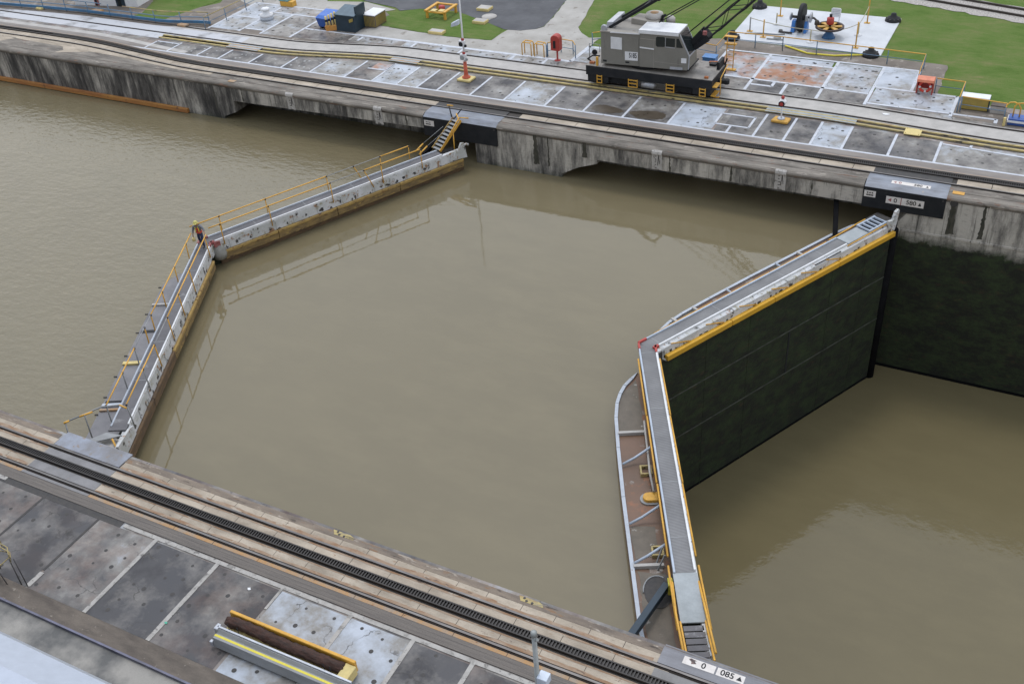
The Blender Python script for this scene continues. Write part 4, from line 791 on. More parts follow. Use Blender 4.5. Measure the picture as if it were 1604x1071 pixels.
# painted depth markers on the far wall
MK = mat('weathered_white_marking', (.46, .44, .41), (.36, .34, .31), 4, (1, 1, .4), .8, spots=[(.2, .18, .16), (.09, .08, .07)], spot_scale=6, spot_at=.6)
for x, lab, d in ((-33.2, 'white painted depth marker beside the pale streak on the wall', 0), (-25.8, 'white painted depth marker close to the step ladder, blotched with grey', 1), (-5.8, 'white painted depth marker between the dark leak stain and the sludge-stained deck bays', 2), (1.7, 'white painted depth marker below the short signal lamp on its yellow base', 3)):
    t = thing('depth_marker', lab, 'marker', (x, 16.8, -.7), group='depth markers on the lock wall'); w = .32
    c = MB(); c.box(x-w, x-w*.45, 16.815, 16.846, -1.3, -.3); c.box(x+w*.45, x+w, 16.815, 16.846, -1.3, -.3); c.build('scale_bar', MK, t)
    c = MB(); c.prism([(16.73, -.22), (16.77, -.11), (16.86, -.035), (16.87, -.02), (16.75, -.1), (16.715, -.22), (16.72, -.28)], x-w, x+w, 'x'); c.build('coping_mark', MK, t)
    c = MB(); c.box(x-w*.45, x+w*.45, 16.822, 16.846, -1.25, -.3); c.build('backing', MK, t)
    c = MB()
    for k in range(5): c.box(x-w*.4, x-w*random.uniform(-.1, .2), 16.81, 16.824, -1.2+.19*k, -1.165+.19*k)
    c.bar((x+.04, 16.815, -1.0), (x+.1, 16.815, -.35), .05, .02); c.bar((x+.18, 16.815, -.9), (x+.1, 16.815, -.35), .05, .02); c.build('graduation', 'hole', t)
for x, y, lab in ((11.2, 17.25, 'orange painted square on the coping past the 580 cover'), (-38.6, 17.2, 'tan painted patch on the coping above the recess corner')):
    c = MB(); c.box(x-.3, x+.3, y-.17, y+.17, .01, .018); tag(c.build('paint_mark', 'ochre' if x < 0 else mat('orange_mark', (.62, .33, .06), (.5, .27, .06), 5)), lab, 'paint mark')
c = MB(); c.lathe((11.1, 16.78, -.42), [(.2, 0), (.2, .12)], 14, 'y'); tag(c.build('drain_outlet', 'hole'), 'round black drain outlet in the wall beside the 580 cover', 'drain')
# small yellow patches on the near coping
for x, lab in ((-5.6, 'worn yellow paint patch with two dark sockets on the near coping'), (2.2, 'worn yellow paint patch with three dark sockets near the lamp post')):
    t = thing('bollard_socket', lab, 'socket', (x, -17.0, 0)); c = MB(); c.prism([(x-.45, -16.88), (x+.3, -16.88), (x+.5, -16.95), (x+.55, -17.06), (x-.3, -17.08)], .01, .017, 'z'); c.build('paint', 'yellow2', t)
    c = MB()
    for dx, dy in ((-.1, -17.02), (.12, -17.03), (-.22, -16.93)): c.lathe((x+dx, dy, .012), [(.05, 0), (.05, .012)], 8)
    c.build('socket', 'hole', t)
# ================================================================ rail crane
cr = thing('rail_crane', 'olive grey rail crane numbered 5185 with a black lattice boom', 'crane', (-9.3, 25.95, 0))
B = lambda name, m_, fn, bev=0., root=cr: (lambda mb: (fn(mb), mb.build(name, m_, root, bev))[1])(MB())
X0, X1, YA, YB, ZD = -13.75, -4.95, 24.42, 27.45, 1.42
B('carbody', 'black', lambda b: (b.box(X0, X1, YA, YB, .78, ZD), b.box(X0+.1, X0+1.6, YA+.06, YB-.06, .3, .78), b.box(X1-1.3, X1-.1, YA+.06, YB-.06, .34, .78)), .03)
B('deck_plate', mat('crane_deck', (.3, .28, .25), (.2, .185, .165), 1.2, rough=.6, spots=[(.12, .1, .09)], spot_scale=1.5, spot_at=.6), lambda b: b.box(X0+.02, X1-.02, YA+.02, YB-.02, ZD, ZD+.03))
for cx in (-11.9, -7.0):
    bg_ = B('bogie', 'black', lambda b: (b.box(cx-1.1, cx+1.1, 24.75, 24.95, .28, .68), b.box(cx-1.1, cx+1.1, 26.95, 27.15, .28, .68), b.box(cx-.3, cx+.3, 24.95, 26.95, .3, .7)), .02)
    for dx in (-.72, .72):
        B('wheel', 'groove', lambda b: b.lathe((cx+dx, 25.06, .41), [(.1, -.09), (.3, -.09), (.32, -.02), (.32, .08), (.36, .09), (.36, .13), (.1, .14)], 20, 'y'), 0, bg_)
        B('wheel', 'groove', lambda b: b.lathe((cx+dx, 26.84, .41), [(.1, .09), (.3, .09), (.32, .02), (.32, -.08), (.36, -.09), (.36, -.13), (.1, -.14)], 20, 'y'), 0, bg_)
for sx, w in ((-12.75, .34), (-10.35, .62), (-7.75, .52), (-5.55, .38)):
    def ladder(b):
        for x in (sx-w/2, sx+w/2): b.box(x-.025, x+.025, 24.36, 24.42, .3, .86)
        for z in (.34, .58, .8): b.box(sx-w/2+.025, sx+w/2-.025, 24.34, 24.42, z-.025, z+.025)
    B('step', 'yellow', ladder)
B('air_tank', 'silver', lambda b: b.lathe((-9.35, 24.75, .5), [(.05, -.5), (.24, -.45), (.24, .35), (.05, .5)], 16, 'x'))
def coupler(b):
    b.box(X1, X1+.5, 25.75, 26.15, .72, .98); b.lathe((X1+.5, 25.95, .7), [(.2, 0), (.2, .3)], 12)
    b.bar((X1-.05, 27.2, 1.42), (X1+.1, 27.2, 1.9), .1, .1)
B('coupler', 'black', coupler, .02)
B('end_grab', 'yellow', lambda b: (b.tube([(X1+.05, 24.6, .3), (X1+.45, 24.6, .3), (X1+.45, 24.6, .38)], .04, 6), b.tube([(X1+.42, 24.9, .34), (X1+.42, 24.9, 1.5), (X1+.2, 27.0, 1.55)], .035, 6), b.bar((X1+.05, 24.55, .35), (X1+.05, 25.5, .35), .3, .05), b.box(X1, X1+.3, 24.5, 25.3, .95, 1.0)))
B('rail_clamp', mat('rust_orange_steel', (.42, .14, .04), (.28, .09, .03), 4, rough=.7), lambda b: (b.bar((X1-1.1, 27.2, 1.5), (X1-.1, 27.35, 1.55), .18, .12), b.box(X0+.15, X0+.5, 24.7, 24.95, 1.45, 1.58), b.box(X1-.6, X1-.35, 24.6, 24.8, 1.45, 1.57)), .02)
B('deck_box', 'black', lambda b: (b.box(-5.9, -5.45, 26.7, 27.1, 1.45, 1.6), b.box(-5.25, -5.05, 26.2, 27.3, 1.45, 1.95)), .03)
B('hose_bundle', 'black', lambda b: (b.tube([(X0+.05, 25.2, 1.45), (X0-.1, 25.0, 1.65), (X0+.35, 24.8, 2.0), (X0+.9, 24.75, 2.05)], .05, 6)))
B('end_post', 'yellow', lambda b: b.box(X0+.72, X0+.86, 24.5, 24.62, 1.44, 2.05))
# turning house
hx0, hx1, hy0, hy1 = -12.7, -9.95, 24.6, 27.3
hs_ = B('engine_house', 'crane', lambda b: b.prism([(hx0, 1.62), (hx1, 1.72), (hx1, 3.86), (hx0, 3.76)], hy0, hy1, 'y'), .03)
B('house_roof', 'crane_roof', lambda b: (b.prism([(hx0-.04, 3.77), (hx1, 3.87), (hx1, 3.96), (hx0-.04, 3.86)], hy0-.05, hy1+.05, 'y')), .02)
B('roof_trim', 'white', lambda b: b.prism([(hx0+.7, 3.8), (hx1, 3.885), (hx1, 3.955), (hx0+.7, 3.87)], hy0-.075, hy0-.052, 'y'))
B('turntable', 'black', lambda b: (b.lathe((-9.9, 25.95, 1.45), [(1.2, 0), (1.2, .26)], 28), b.prism([(hx0+.1, 1.5), (-6.7, 1.68), (-6.7, 1.76), (hx0+.1, 1.62)], 24.9, 27.0, 'y')))
def louvre(b):
    b.box(-11.98, -11.2, hy0-.03, hy0, 2.72, 3.52)
    for k in range(9): b.box(-11.95, -11.23, hy0-.045, hy0-.03, 2.76+.085*k, 2.8+.085*k)
B('louvre', 'white', louvre, root=hs_)
B('window', 'glass', lambda b: b.prism([(-10.84, 2.86), (-10.78, 2.8), (-10.4, 2.82), (-10.34, 2.88), (-10.34, 3.38), (-10.4, 3.44), (-10.78, 3.42), (-10.84, 3.36)], hy0-.012, hy0+.01, 'y'), root=hs_)
B('door', 'crane', lambda b: b.box(-11.08, -10.05, hy0-.02, hy0, 1.74, 3.6), .008, hs_)
npx = B('number_board', 'white', lambda b: b.prism([(-10.98, 2.06), (-10.08, 2.1), (-10.08, 2.68), (-10.98, 2.64)], hy0-.035, hy0-.021, 'y'), root=hs_)
letters('5185', .34, frame((-10.42, hy0-.038, 2.41), (1, 0, .04), (0, 0, 1)) @ Matrix.Diagonal((.82, 1.35, 1, 1)), 'black', npx)
B('access_hole', 'black', lambda b: (b.box(-10.95, -10.68, hy0-.03, hy0, 1.86, 1.97), b.box(-12.55, -12.3, hy0-.02, hy0, 1.78, 1.9)), root=hs_)
# operator cab
cbx = [( -9.95, 1.72), (-6.72, 1.85), (-6.55, 2.0), (-6.6, 2.75), (-7.32, 4.2), (-9.95, 4.13)]
cb = B('cab', 'crane', lambda b: b.prism(cbx, 24.55, 26.1, 'y'), .03)
B('cab_roof', 'white', lambda b: (b.prism([(-10.0, 4.14), (-7.28, 4.21), (-7.28, 4.3), (-10.0, 4.23)], 24.48, 26.15, 'y'), b.prism([(-10.0, 3.99), (-7.3, 4.06), (-7.3, 4.2), (-10.0, 4.14)], 24.46, 24.52, 'y')), .015)
def win(b):
    b.prism([(-8.83, 3.3), (-8.75, 3.22), (-8.3, 3.25), (-8.22, 3.3), (-8.22, 3.85), (-8.3, 3.9), (-8.75, 3.88), (-8.83, 3.8)], 24.535, 24.56, 'y'); b.prism([(-8.16, 3.3), (-7.55, 3.32), (-7.55, 3.87), (-8.16, 3.85)], 24.535, 24.56, 'y'); b.prism([(-7.45, 3.3), (-7.0, 3.32), (-7.3, 3.9), (-7.45, 3.88)], 24.535, 24.56, 'y')
B('window', 'glass', win, root=cb)
B('window_bar', 'silver', lambda b: (b.box(-8.2, -8.17, 24.528, 24.55, 3.25, 3.88), b.box(-8.2, -7.55, 24.528, 24.55, 3.24, 3.28)), root=cb)
B('windscreen', 'glass', lambda b: b.hexa([(-6.63, 24.7, 2.83), (-6.63, 25.95, 2.83), (-7.26, 25.95, 4.1), (-7.26, 24.7, 4.1), (-6.6, 24.7, 2.85), (-6.6, 25.95, 2.85), (-7.23, 25.95, 4.12), (-7.23, 24.7, 4.12)]), root=cb)
B('windscreen_frame', 'silver', lambda b: (b.bar((-6.58, 24.6, 2.8), (-7.25, 24.6, 4.15), .08, .06), b.bar((-6.58, 26.05, 2.8), (-7.25, 26.05, 4.15), .08, .06), b.bar((-6.6, 24.56, 1.95), (-6.57, 24.56, 2.8), .09, .05), b.bar((-6.58, 24.6, 2.8), (-6.58, 26.05, 2.8), .06, .06)), root=cb)
B('rain_strip', 'white', lambda b: (b.prism([(-9.92, 3.02), (-8.95, 3.0), (-8.95, 3.07), (-9.92, 3.09)], 24.5, 24.56, 'y'),), root=cb)
B('panel_seam', 'crane_roof', lambda b: (b.box(-9.9, -8.85, 24.535, 24.552, 3.62, 3.66), b.box(-8.98, -8.96, 24.54, 24.552, 1.75, 3.6), b.box(-8.9, -7.0, 24.54, 24.552, 2.2, 2.22)), root=cb)
B('notice', 'white', lambda b: b.prism([(-7.1, 2.32), (-6.75, 2.34), (-6.75, 2.66), (-7.1, 2.64)], 24.53, 24.55, 'y'), root=cb)
B('notice', 'silver', lambda b: b.prism([(-7.85, 1.82), (-7.0, 1.86), (-7.0, 2.03), (-7.85, 1.99)], 24.53, 24.55, 'y'), root=cb)
# roof gear
B('hood', 'silver', lambda b: b.hexa([(-12.55, 25.2, 3.86), (-12.0, 25.2, 3.88), (-12.0, 27.25, 3.88), (-12.55, 27.25, 3.86), (-12.5, 25.2, 4.25), (-12.05, 25.2, 4.3), (-12.05, 27.25, 4.3), (-12.5, 27.25, 4.25)]), .04)
B('sheave', 'silver', lambda b: b.lathe((-12.5, 24.75, 4.0), [(.2, -.1), (.22, -.05), (.18, 0), (.22, .05), (.2, .1)], 16, 'y'))
B('roof_hatch', 'crane_roof', lambda b: (b.prism([(-11.2, 26.2), (-10.2, 26.0), (-9.3, 26.0), (-9.2, 27.2), (-11.0, 27.25)], 3.9, 4.3, 'z'),), .05)
B('exhaust_cover', 'concrete_light', lambda b: (b.lathe((-9.75, 26.7, 4.3), [(.55, 0), (.6, .12), (.55, .3), (.1, .36)], 20), b.lathe((-8.7, 26.9, 4.0), [(.3, 0), (.3, .3), (.15, .45)], 14)))
B('exhaust_rust', 'ochre', lambda b: b.lathe((-9.75, 26.7, 4.63), [(.28, 0), (.28, .02), (.02, .035)], 16))
B('exhaust_pipe', 'black', lambda b: b.tube([(-9.2, 26.5, 4.0), (-9.1, 26.5, 4.55), (-8.9, 26.5, 4.6)], .09, 8))
def gantry(b):
    for y in (25.2, 26.7):
        b.bar((-12.3, y, 3.9), (-8.9, y+.1, 6.1), .16, .18); b.bar((-12.3, y+.25, 3.9), (-8.9, y+.3, 6.1), .1, .12)
    b.bar((-10.0, 25.2, 5.4), (-10.0, 26.9, 5.4), .1, .1); b.bar((-9.0, 25.3, 6.0), (-9.0, 26.9, 6.0), .2, .2)
B('gantry', 'black', gantry)
# lattice boom
def boom(b):
    p0 = Vector((-7.1, 25.95, 2.75)); d = Vector((3.9, .3, 3.75)).normalized(); s = Vector((0, 1, 0)); u = s.cross(d).normalized()*-1; Lb = 15.
    w = lambda t: .16+.24*min(1, t/2.2) if t < Lb-2 else .3
    def c(t, a, e): return p0+d*t+s*(w(t)*a)+u*(w(t)*e*.9)
    ts = [0, 1.6]+[1.6+k*1.05 for k in range(1, 13)]
    for a in (-1, 1):
        for e in (-1, 1): b.bar(c(0, a, e), c(1.6, a, e), .16, .3); b.bar(c(1.6, a, e), c(ts[-1], a, e), .085, .085)
    for k, (t0, t1) in enumerate(zip(ts[1:], ts[2:])):
        for a in (-1, 1): b.bar(c(t0, a, -1 if k % 2 else 1), c(t1, a, 1 if k % 2 else -1), .04, .04)
        for e in (-1, 1): b.bar(c(t0, -1 if k % 2 else 1, e), c(t1, 1 if k % 2 else -1, e), .04, .04)
    b.hexa([c(0, -1.1, -1), c(0, 1.1, -1), c(1.7, 1.1, -1), c(1.7, -1.1, -1), c(0, -1.1, 1), c(0, 1.1, 1), c(1.7, 1.1, 1), c(1.7, -1.1, 1)])
B('boom', 'black', boom)
def wires(b):
    for y, z0 in ((25.5, 4.45), (26.4, 4.5)): b.tube([(-9.0, y, z0), (-3.6, y+.3, 7.9), (2.5, y+.5, 11.7)], .035, 5)
    for y in (25.4, 25.8, 26.2): b.tube([(-7.6, y, 3.4), (-4.2, y+.2, 6.5), (2.5, 26.3, 12.2)], .014, 4)
B('pendant', 'black', wires)
B('boom_lamp', 'redboard', lambda b: b.box(-6.0, -5.75, 25.3, 25.5, 4.0, 4.25), .03)

# ================================================================ things on the far deck
t = thing('signal_mast', 'tall white mast with red and white lamps over a red post on a cream slab', 'signal', (-22.15, 22.75, 0)); K = lambda n, m_, fn, bev=0., root=None: (lambda mb: (fn(mb), mb.build(n, m_, root or t, bev))[1])(MB())
x, y = -22.15, 22.75
K('base_slab', 'lemon', lambda b: b.prism([(x-.55, y-.45), (x+.5, y-.5), (x+.55, y+.42), (x-.45, y+.45)], 0, .16, 'z'), .05)
K('post', 'orangered', lambda b: b.lathe((x, y, .16), [(.3, 0), (.3, .06), (.2, .12), (.14, .3), (.12, 1.15)], 14))
K('mast', 'white', lambda b: (b.tube([(x, y, 1.3), (x, y, 3.0), (x+.08, y, 9.5)], .075, 8, .05)))
for z, k in ((1.62, 0), (2.58, 1)):
    h = K('signal_head', 'white', lambda b: (b.box(x-.3, x+.14, y-.14, y+.1, z-.18, z+.24)), .03)
    K('lens', 'greymetal' if k == 0 else 'black', lambda b: (b.lathe((x-.12, y-.14, z), [(.15, -.03), (.17, .0)], 16, 'y'), b.lathe((x+.2, y-.08, z-.1), [(.1, -.05), (.1, .05)], 12, 'y')), 0, h)
    K('beacon', 'redsign', lambda b: b.lathe((x-.02, y, z+.24), [(.1, 0), (.11, .12), (.05, .2)], 12), 0, h)
K('floodlight', 'palebox', lambda b: b.hexa([(x-.75, y-.2, 3.72), (x-.2, y-.2, 3.9), (x-.2, y+.2, 3.9), (x-.75, y+.2, 3.72), (x-.7, y-.2, 4.0), (x-.2, y-.2, 4.25), (x-.2, y+.2, 4.25), (x-.7, y+.2, 4.0)]), .04)
t = thing('signal_lamp', 'short signal lamp with red lens on a square orange-yellow slab', 'signal', (-.02, 23.03, 0)); x, y = -.02, 23.03
K('base_slab', mat('orange_slab', (.6, .34, .06), (.5, .28, .06), 3), lambda b: b.prism([(x-.55, y-.35), (x+.5, y-.42), (x+.55, y+.3), (x-.42, y+.36)], 0, .17, 'z'), .05)
K('foot', 'silver', lambda b: b.lathe((x, y, .17), [(.24, 0), (.24, .05), (.15, .1)], 14))
K('post', 'white', lambda b: b.tube([(x, y, .2), (x, y, 1.0)], .05, 8))
h = K('signal_head', 'white', lambda b: b.lathe((x, y-.02, 1.25), [(.05, -.2), (.21, -.14), (.23, .12), (.1, .16)], 16, 'y'))
K('hood', 'black', lambda b: b.lathe((x, y-.21, 1.22), [(.19, -.05), (.19, .0)], 16, 'y'), 0, h); K('lens', 'redsign', lambda b: b.lathe((x, y-.27, 1.22), [(.1, -.02), (.12, .0)], 14, 'y'), 0, h)
K('beacon', 'redsign', lambda b: b.lathe((x, y, 1.47), [(.06, 0), (.11, .04), (.1, .14), (.04, .2)], 12), 0, h)
t = thing('hose_cabinet', 'red round-topped hose cabinet on a thin red post', 'hose cabinet', (-17.55, 27.9, 0)); x, y = -17.55, 27.9
K('post', 'redsign', lambda b: b.lathe((x+.05, y, 0), [(.24, 0), (.24, .03), (.07, .05), (.06, .85)], 12))
K('cabinet', 'redsign', lambda b: b.prism([(x-.34, .78)]+[(x+.34*math.cos(a), 1.62+.3*math.sin(a)) for a in [math.pi-math.pi*k/10 for k in range(11)]]+[(x+.34, .78)], y-.28, y+.28, 'y'), .05)
K('opening', 'black', lambda b: b.prism([(x-.12, .98), (x+.06, .98), (x+.06, 1.55), (x-.12, 1.5)], y-.3, y-.27, 'y'))
for k, (x0, x1, lab) in enumerate(((-20.42, -19.68, 'yellow pipe hoop farther from the red hose cabinet, beside the white band'), (-19.42, -18.65, 'yellow pipe hoop nearer the red hose cabinet, with a blue leg beside it'))):
    t = thing('pipe_hoop', lab, 'pipe hoop', ((x0+x1)/2, 28.1, 0), group='yellow hoops beside the white band')
    for yy in (28.08, 28.5): K('hoop', 'yellow', lambda b: b.tube([(x0, yy, 0), (x0, yy, .85), (x0+.1, yy, .97), (x1-.1, yy, .97), (x1, yy, .85), (x1, yy, 0)], .04, 6))
    K('side_rail', 'yellow', lambda b: (b.tube([(x0+.1, 28.08, .97), (x0+.1, 28.5, .97)], .035, 6), b.tube([(x1-.1, 28.08, .97), (x1-.1, 28.5, .97)], .035, 6)))
    if k: K('leg', 'railblue', lambda b: b.tube([(x1+.12, 28.3, 0), (x1+.12, 28.3, .9)], .05, 6))
# bins by the panels
t = thing('dumpster', 'tall dark blue-green bin with a pale square label and sloping lid', 'bin', (-36.2, 28.9, 0))
K('body', 'navy', lambda b: b.prism([(28.3, 0), (29.8, 0), (29.9, 1.5), (28.35, 1.25)], -37.0, -35.2, 'x'), .03); K('lid', mat('bin_lid_grey_blue', (.08, .13, .17), (.06, .1, .13), 2, rough=.4), lambda b: b.hexa([(-37.05, 28.28, 1.27), (-35.15, 28.28, 1.27), (-35.15, 29.95, 1.54), (-37.05, 29.95, 1.54), (-37.05, 28.28, 1.33), (-35.15, 28.28, 1.33), (-35.15, 29.95, 1.6), (-37.05, 29.95, 1.6)]), .02)
K('lid_flap', 'navy', lambda b: b.box(-35.25, -35.13, 28.6, 29.9, 1.2, 1.95)); K('label', 'gold', lambda b: b.hexa([(-36.1+.42, 28.29, .75), (-36.1+.8, 28.29, .9), (-36.1+.8, 28.31, .9), (-36.1+.42, 28.31, .75), (-36.1+.42, 28.28, 1.0), (-36.1+.8, 28.28, 1.15), (-36.1+.8, 28.3, 1.15), (-36.1+.42, 28.3, 1.0)]))
t = thing('plastic_bin', 'low bright blue plastic tub with sloping lid', 'bin', (-38.1, 28.9, 0))
K('body', 'blue', lambda b: b.hexa([(-38.75, 28.35, .12), (-37.45, 28.35, .12), (-37.4, 29.6, .12), (-38.7, 29.6, .12), (-38.9, 28.25, .85), (-37.4, 28.25, .8), (-37.3, 29.7, 1.05), (-38.8, 29.7, 1.05)]), .06)
K('lid', mat('light_blue_lid', (.06, .17, .55), (.05, .14, .46), 2, rough=.35), lambda b: b.hexa([(-38.93, 28.22, .86), (-37.37, 28.22, .81), (-37.27, 29.73, 1.06), (-38.83, 29.73, 1.06), (-38.75, 28.5, 1.05), (-37.5, 28.5, 1.0), (-37.4, 29.6, 1.2), (-38.7, 29.6, 1.2)]), .03)
for dx in (-38.6, -37.6): K('foot', 'hole', lambda b: b.box(dx-.08, dx+.08, 28.4, 29.5, 0, .13))
t = thing('bottle_rack', 'orange trough holding cream and black striped cylinders between two bins', 'rack', (-37.25, 28.2, 0))
K('trough', mat('orange_trough', (.6, .28, .06), (.5, .24, .06), 4), lambda b: b.hexa([(-37.75, 27.9, .0), (-37.0, 28.35, .0), (-37.1, 28.6, .0), (-37.9, 28.15, .0), (-37.8, 27.85, .42), (-36.95, 28.35, .42), (-37.1, 28.6, .42), (-37.9, 28.15, .42)]), .03)
for k in range(4):
    px, py = -37.72+.21*k, 28.05+.12*k
    cy = K('cylinder', 'lemon', lambda b: b.tube([(px, py, .3), (px-.02, py+.04, 1.15+.1*k)], .085, 8)); K('band', 'black', lambda b: (b.tube([(px-.01, py+.02, .72+.06*k), (px-.012, py+.026, .9+.07*k)], .092, 8)), 0, cy)
t = thing('air_unit', 'white topped ribbed box behind the dark bin', 'box', (-34.7, 30.3, 0)); K('body', 'beam', lambda b: b.box(-35.3, -34.2, 29.7, 31.3, 0, .95), .02); K('lid', 'white', lambda b: b.box(-35.35, -34.15, 29.65, 31.35, .95, 1.02), .02)
def ribs(b):
    for k in range(8): b.box(-35.2+.13*k, -35.15+.13*k, 29.67, 29.7, .08, .88)
    for k in range(10): b.box(-34.2, -34.17, 29.8+.15*k, 29.86+.15*k, .08, .88)
K('rib', 'gold', ribs)
# mushroom vent, far yellow box
t = thing('mushroom_vent', 'white mushroom vent with a round cap on a pale blue collar', 'vent', (-44.35, 28.85, 0)); x, y = -44.35, 28.85
K('collar', 'bluewhite', lambda b: b.lathe((x, y, 0), [(.56, 0), (.56, .26), (.5, .28)], 22)); K('drum', 'white', lambda b: b.lathe((x, y, .28), [(.54, 0), (.56, .16), (.3, .2), (.27, .5)], 22)); K('cap', 'white', lambda b: b.lathe((x, y, .78), [(.3, 0), (.36, .04), (.36, .12), (.2, .2), (.03, .23)], 20))
t = thing('work_box', 'small orange and teal box at the far panel edge', 'box', (-44.6, 32.2, 0)); K('body', 'yellow', lambda b: b.box(-45.3, -44.0, 31.9, 32.5, 0, .45), .03); K('lid', mat('teal_lid', (.16, .34, .32), (.14, .28, .27), 3), lambda b: b.box(-45.35, -44.4, 31.85, 32.55, .45, .6), .02)
# lawn island: timber frame and hatch slabs
t = thing('timber_frame', 'orange-yellow low timber frame on short legs standing on the lawn island', 'frame', (-30.6, 33.9, 0)); y0, y1, x0, x1 = 32.95, 34.7, -31.35, -29.7
for px, py in ((x0, y0), (x1, y0), (x0-.05, y1), (x1, y1)): K('leg', 'yellow', lambda b: b.box(px-.09, px+.09, py-.09, py+.09, 0, .58), .02)
K('beam', 'yellow', lambda b: (b.box(x0-.15, x0+.1, y0-.2, y1+.15, .58, .7), b.box(x1-.1, x1+.15, y0-.2, y1+.15, .58, .7), b.box(x0+.1, x1-.1, y1-.15, y1+.05, .58, .7), b.box(x0+.1, x1-.1, y0-.05, y0+.1, .45, .57)), .02)
K('drum', 'redsign', lambda b: b.lathe(((x0+x1)/2-.1, y1-.6, .1), [(.25, 0), (.25, .55), (.12, .62)], 14)); K('panel', 'lemon', lambda b: (b.box(x0+.3, x0+.75, y0, y0+.5, .58, .63), b.box(x0+.95, x1-.25, y0+.1, y0+.6, .58, .63)), .01)
for cx, cy, sx, sy, lab in ((-28.85, 30.15, .62, .34, 'pale yellow slab on the lawn island edge, nearest the white band'), (-26.65, 33.2, .55, .38, 'pale yellow slab on the lawn island beside the white lid'), (-27.75, 36.0, .55, .45, 'pale yellow slab lying on the dark asphalt')):
    t = thing('hatch_slab', lab, 'hatch slab', (cx, cy, 0), group='pale yellow hatch slabs'); K('slab', 'lemon', lambda b: b.box(cx-sx, cx+sx, cy-sy, cy+sy, 0, .22), .03); K('lid', 'concrete_light', lambda b: b.box(cx-sx+.06, cx+sx-.06, cy-sy+.06, cy+sy-.06, .22, .235))
t = thing('manhole_lid', 'white scuffed manhole lid at the asphalt edge', 'manhole lid', (-26.6, 34.6, 0)); K('lid', 'concrete_light', lambda b: b.lathe((-26.6, 34.6, .01), [(.62, 0), (.6, .05), (.05, .07)], 20)); K('apron', 'concrete_light', lambda b: b.prism([(-26.7, 33.9), (-26.35, 33.75), (-26.15, 34.2), (-26.5, 34.3)], .012, .03, 'z'))
# machine pad: upright gear wheel, flat wheel, corner bollards, rope posts
t = thing('upright_gear', 'black upright gear wheel with shaft on bright blue bearing stands', 'gear wheel', (-2.75, 38.0, .05)); x, y = -2.75, 38.3
gw = K('gear_wheel', 'black', lambda b: (b.lathe((x, y, 1.05), [(.78, -.14), (.98, -.14), (1.0, 0), (.98, .14), (.78, .14)], 30, 'x'), b.lathe((x, y, 1.05), [(.05, -.1), (.8, -.08), (.8, .08), (.05, .1)], 24, 'x'), b.lathe((x, y, 1.05), [(.2, -.3), (.2, .3)], 12, 'x')))
bb_ = mat('bright_blue_paint', (.05, .22, .6), (.04, .17, .48), 3, rough=.45)
K('stand', bb_, lambda b: b.prism([(y-.55, .05), (y+.45, .05), (y+.2, .85), (y-.25, .85)], x-.62, x-.34, 'x'), .03); K('stand', bb_, lambda b: b.prism([(y-.5, .05), (y+.45, .05), (y+.2, .85), (y-.25, .85)], x+.3, x+.5, 'x'), .03)
K('shaft', 'groove', lambda b: (b.lathe((x-.85, y, 1.05), [(.1, 0), (.1, .6)], 10, 'x'), b.tube([(x+.4, y, 1.1), (x+.9, y-.05, 1.1), (x+1.35, y-.5, .98)], .075, 8)))
K('bearing', 'silver', lambda b: (b.lathe((x-.75, y, 1.05), [(.28, -.08), (.3, .0), (.1, .1)], 8, 'x'), b.lathe((x+.68, y, 1.1), [(.38, -.06), (.4, .02), (.12, .12)], 8, 'x'), b.box(x+.3, x+.5, y-.2, y+.2, .85, 1.25)), .01)
K('pipe_scrap', 'hole', lambda b: (b.tube([(x-1.4, y-.75, .12), (x-.4, y-.85, .15)], .07, 8), b.lathe((x-1.3, y-.6, .1), [(.15, 0), (.15, .1)], 10)))
t = thing('flat_wheel', 'flat dark rimmed wheel with amber spokes and a red motor on a blue cone', 'wheel', (-.55, 37.6, .05)); x, y = -.55, 37.6
K('cone', mat('deep_blue_paint', (.02, .12, .3), (.02, .09, .22), 3, rough=.45), lambda b: b.lathe((x, y, .05), [(.48, 0), (.42, .1), (.22, .42), (.18, .75)], 18))
K('rim', mat('dark_brown_rim', (.05, .03, .025), (.035, .022, .02), 4, rough=.5), lambda b: b.lathe((x, y, .78), [(.86, 0), (1.0, 0), (1.0, .12), (.86, .12), (.86, 0)], 36))
def spokes(b):
    for k in range(6):
        a = k*math.pi/3+.3; b.hexa([(x+.12*math.cos(a-.5), y+.12*math.sin(a-.5), .8), (x+.12*math.cos(a+.5), y+.12*math.sin(a+.5), .8), (x+.88*math.cos(a+.2), y+.88*math.sin(a+.2), .8), (x+.88*math.cos(a-.2), y+.88*math.sin(a-.2), .8), (x+.12*math.cos(a-.5), y+.12*math.sin(a-.5), .88), (x+.12*math.cos(a+.5), y+.12*math.sin(a+.5), .88), (x+.88*math.cos(a+.2), y+.88*math.sin(a+.2), .88), (x+.88*math.cos(a-.2), y+.88*math.sin(a-.2), .88)])
K('spoke', 'amber', spokes)
K('motor', 'redsign', lambda b: b.lathe((x, y, 1.02), [(.24, 0), (.26, .08), (.25, .45), (.12, .52)], 18)); K('motor_cap', 'black', lambda b: (b.lathe((x, y, 1.54), [(.1, 0), (.1, .2)], 10), b.lathe((x, y, .88), [(.1, 0), (.1, .14)], 10)))
K('pinion', 'groove', lambda b: b.lathe((x-.95, y+.1, .84), [(.16, 0), (.18, .06), (.16, .25), (.08, .34)], 12))
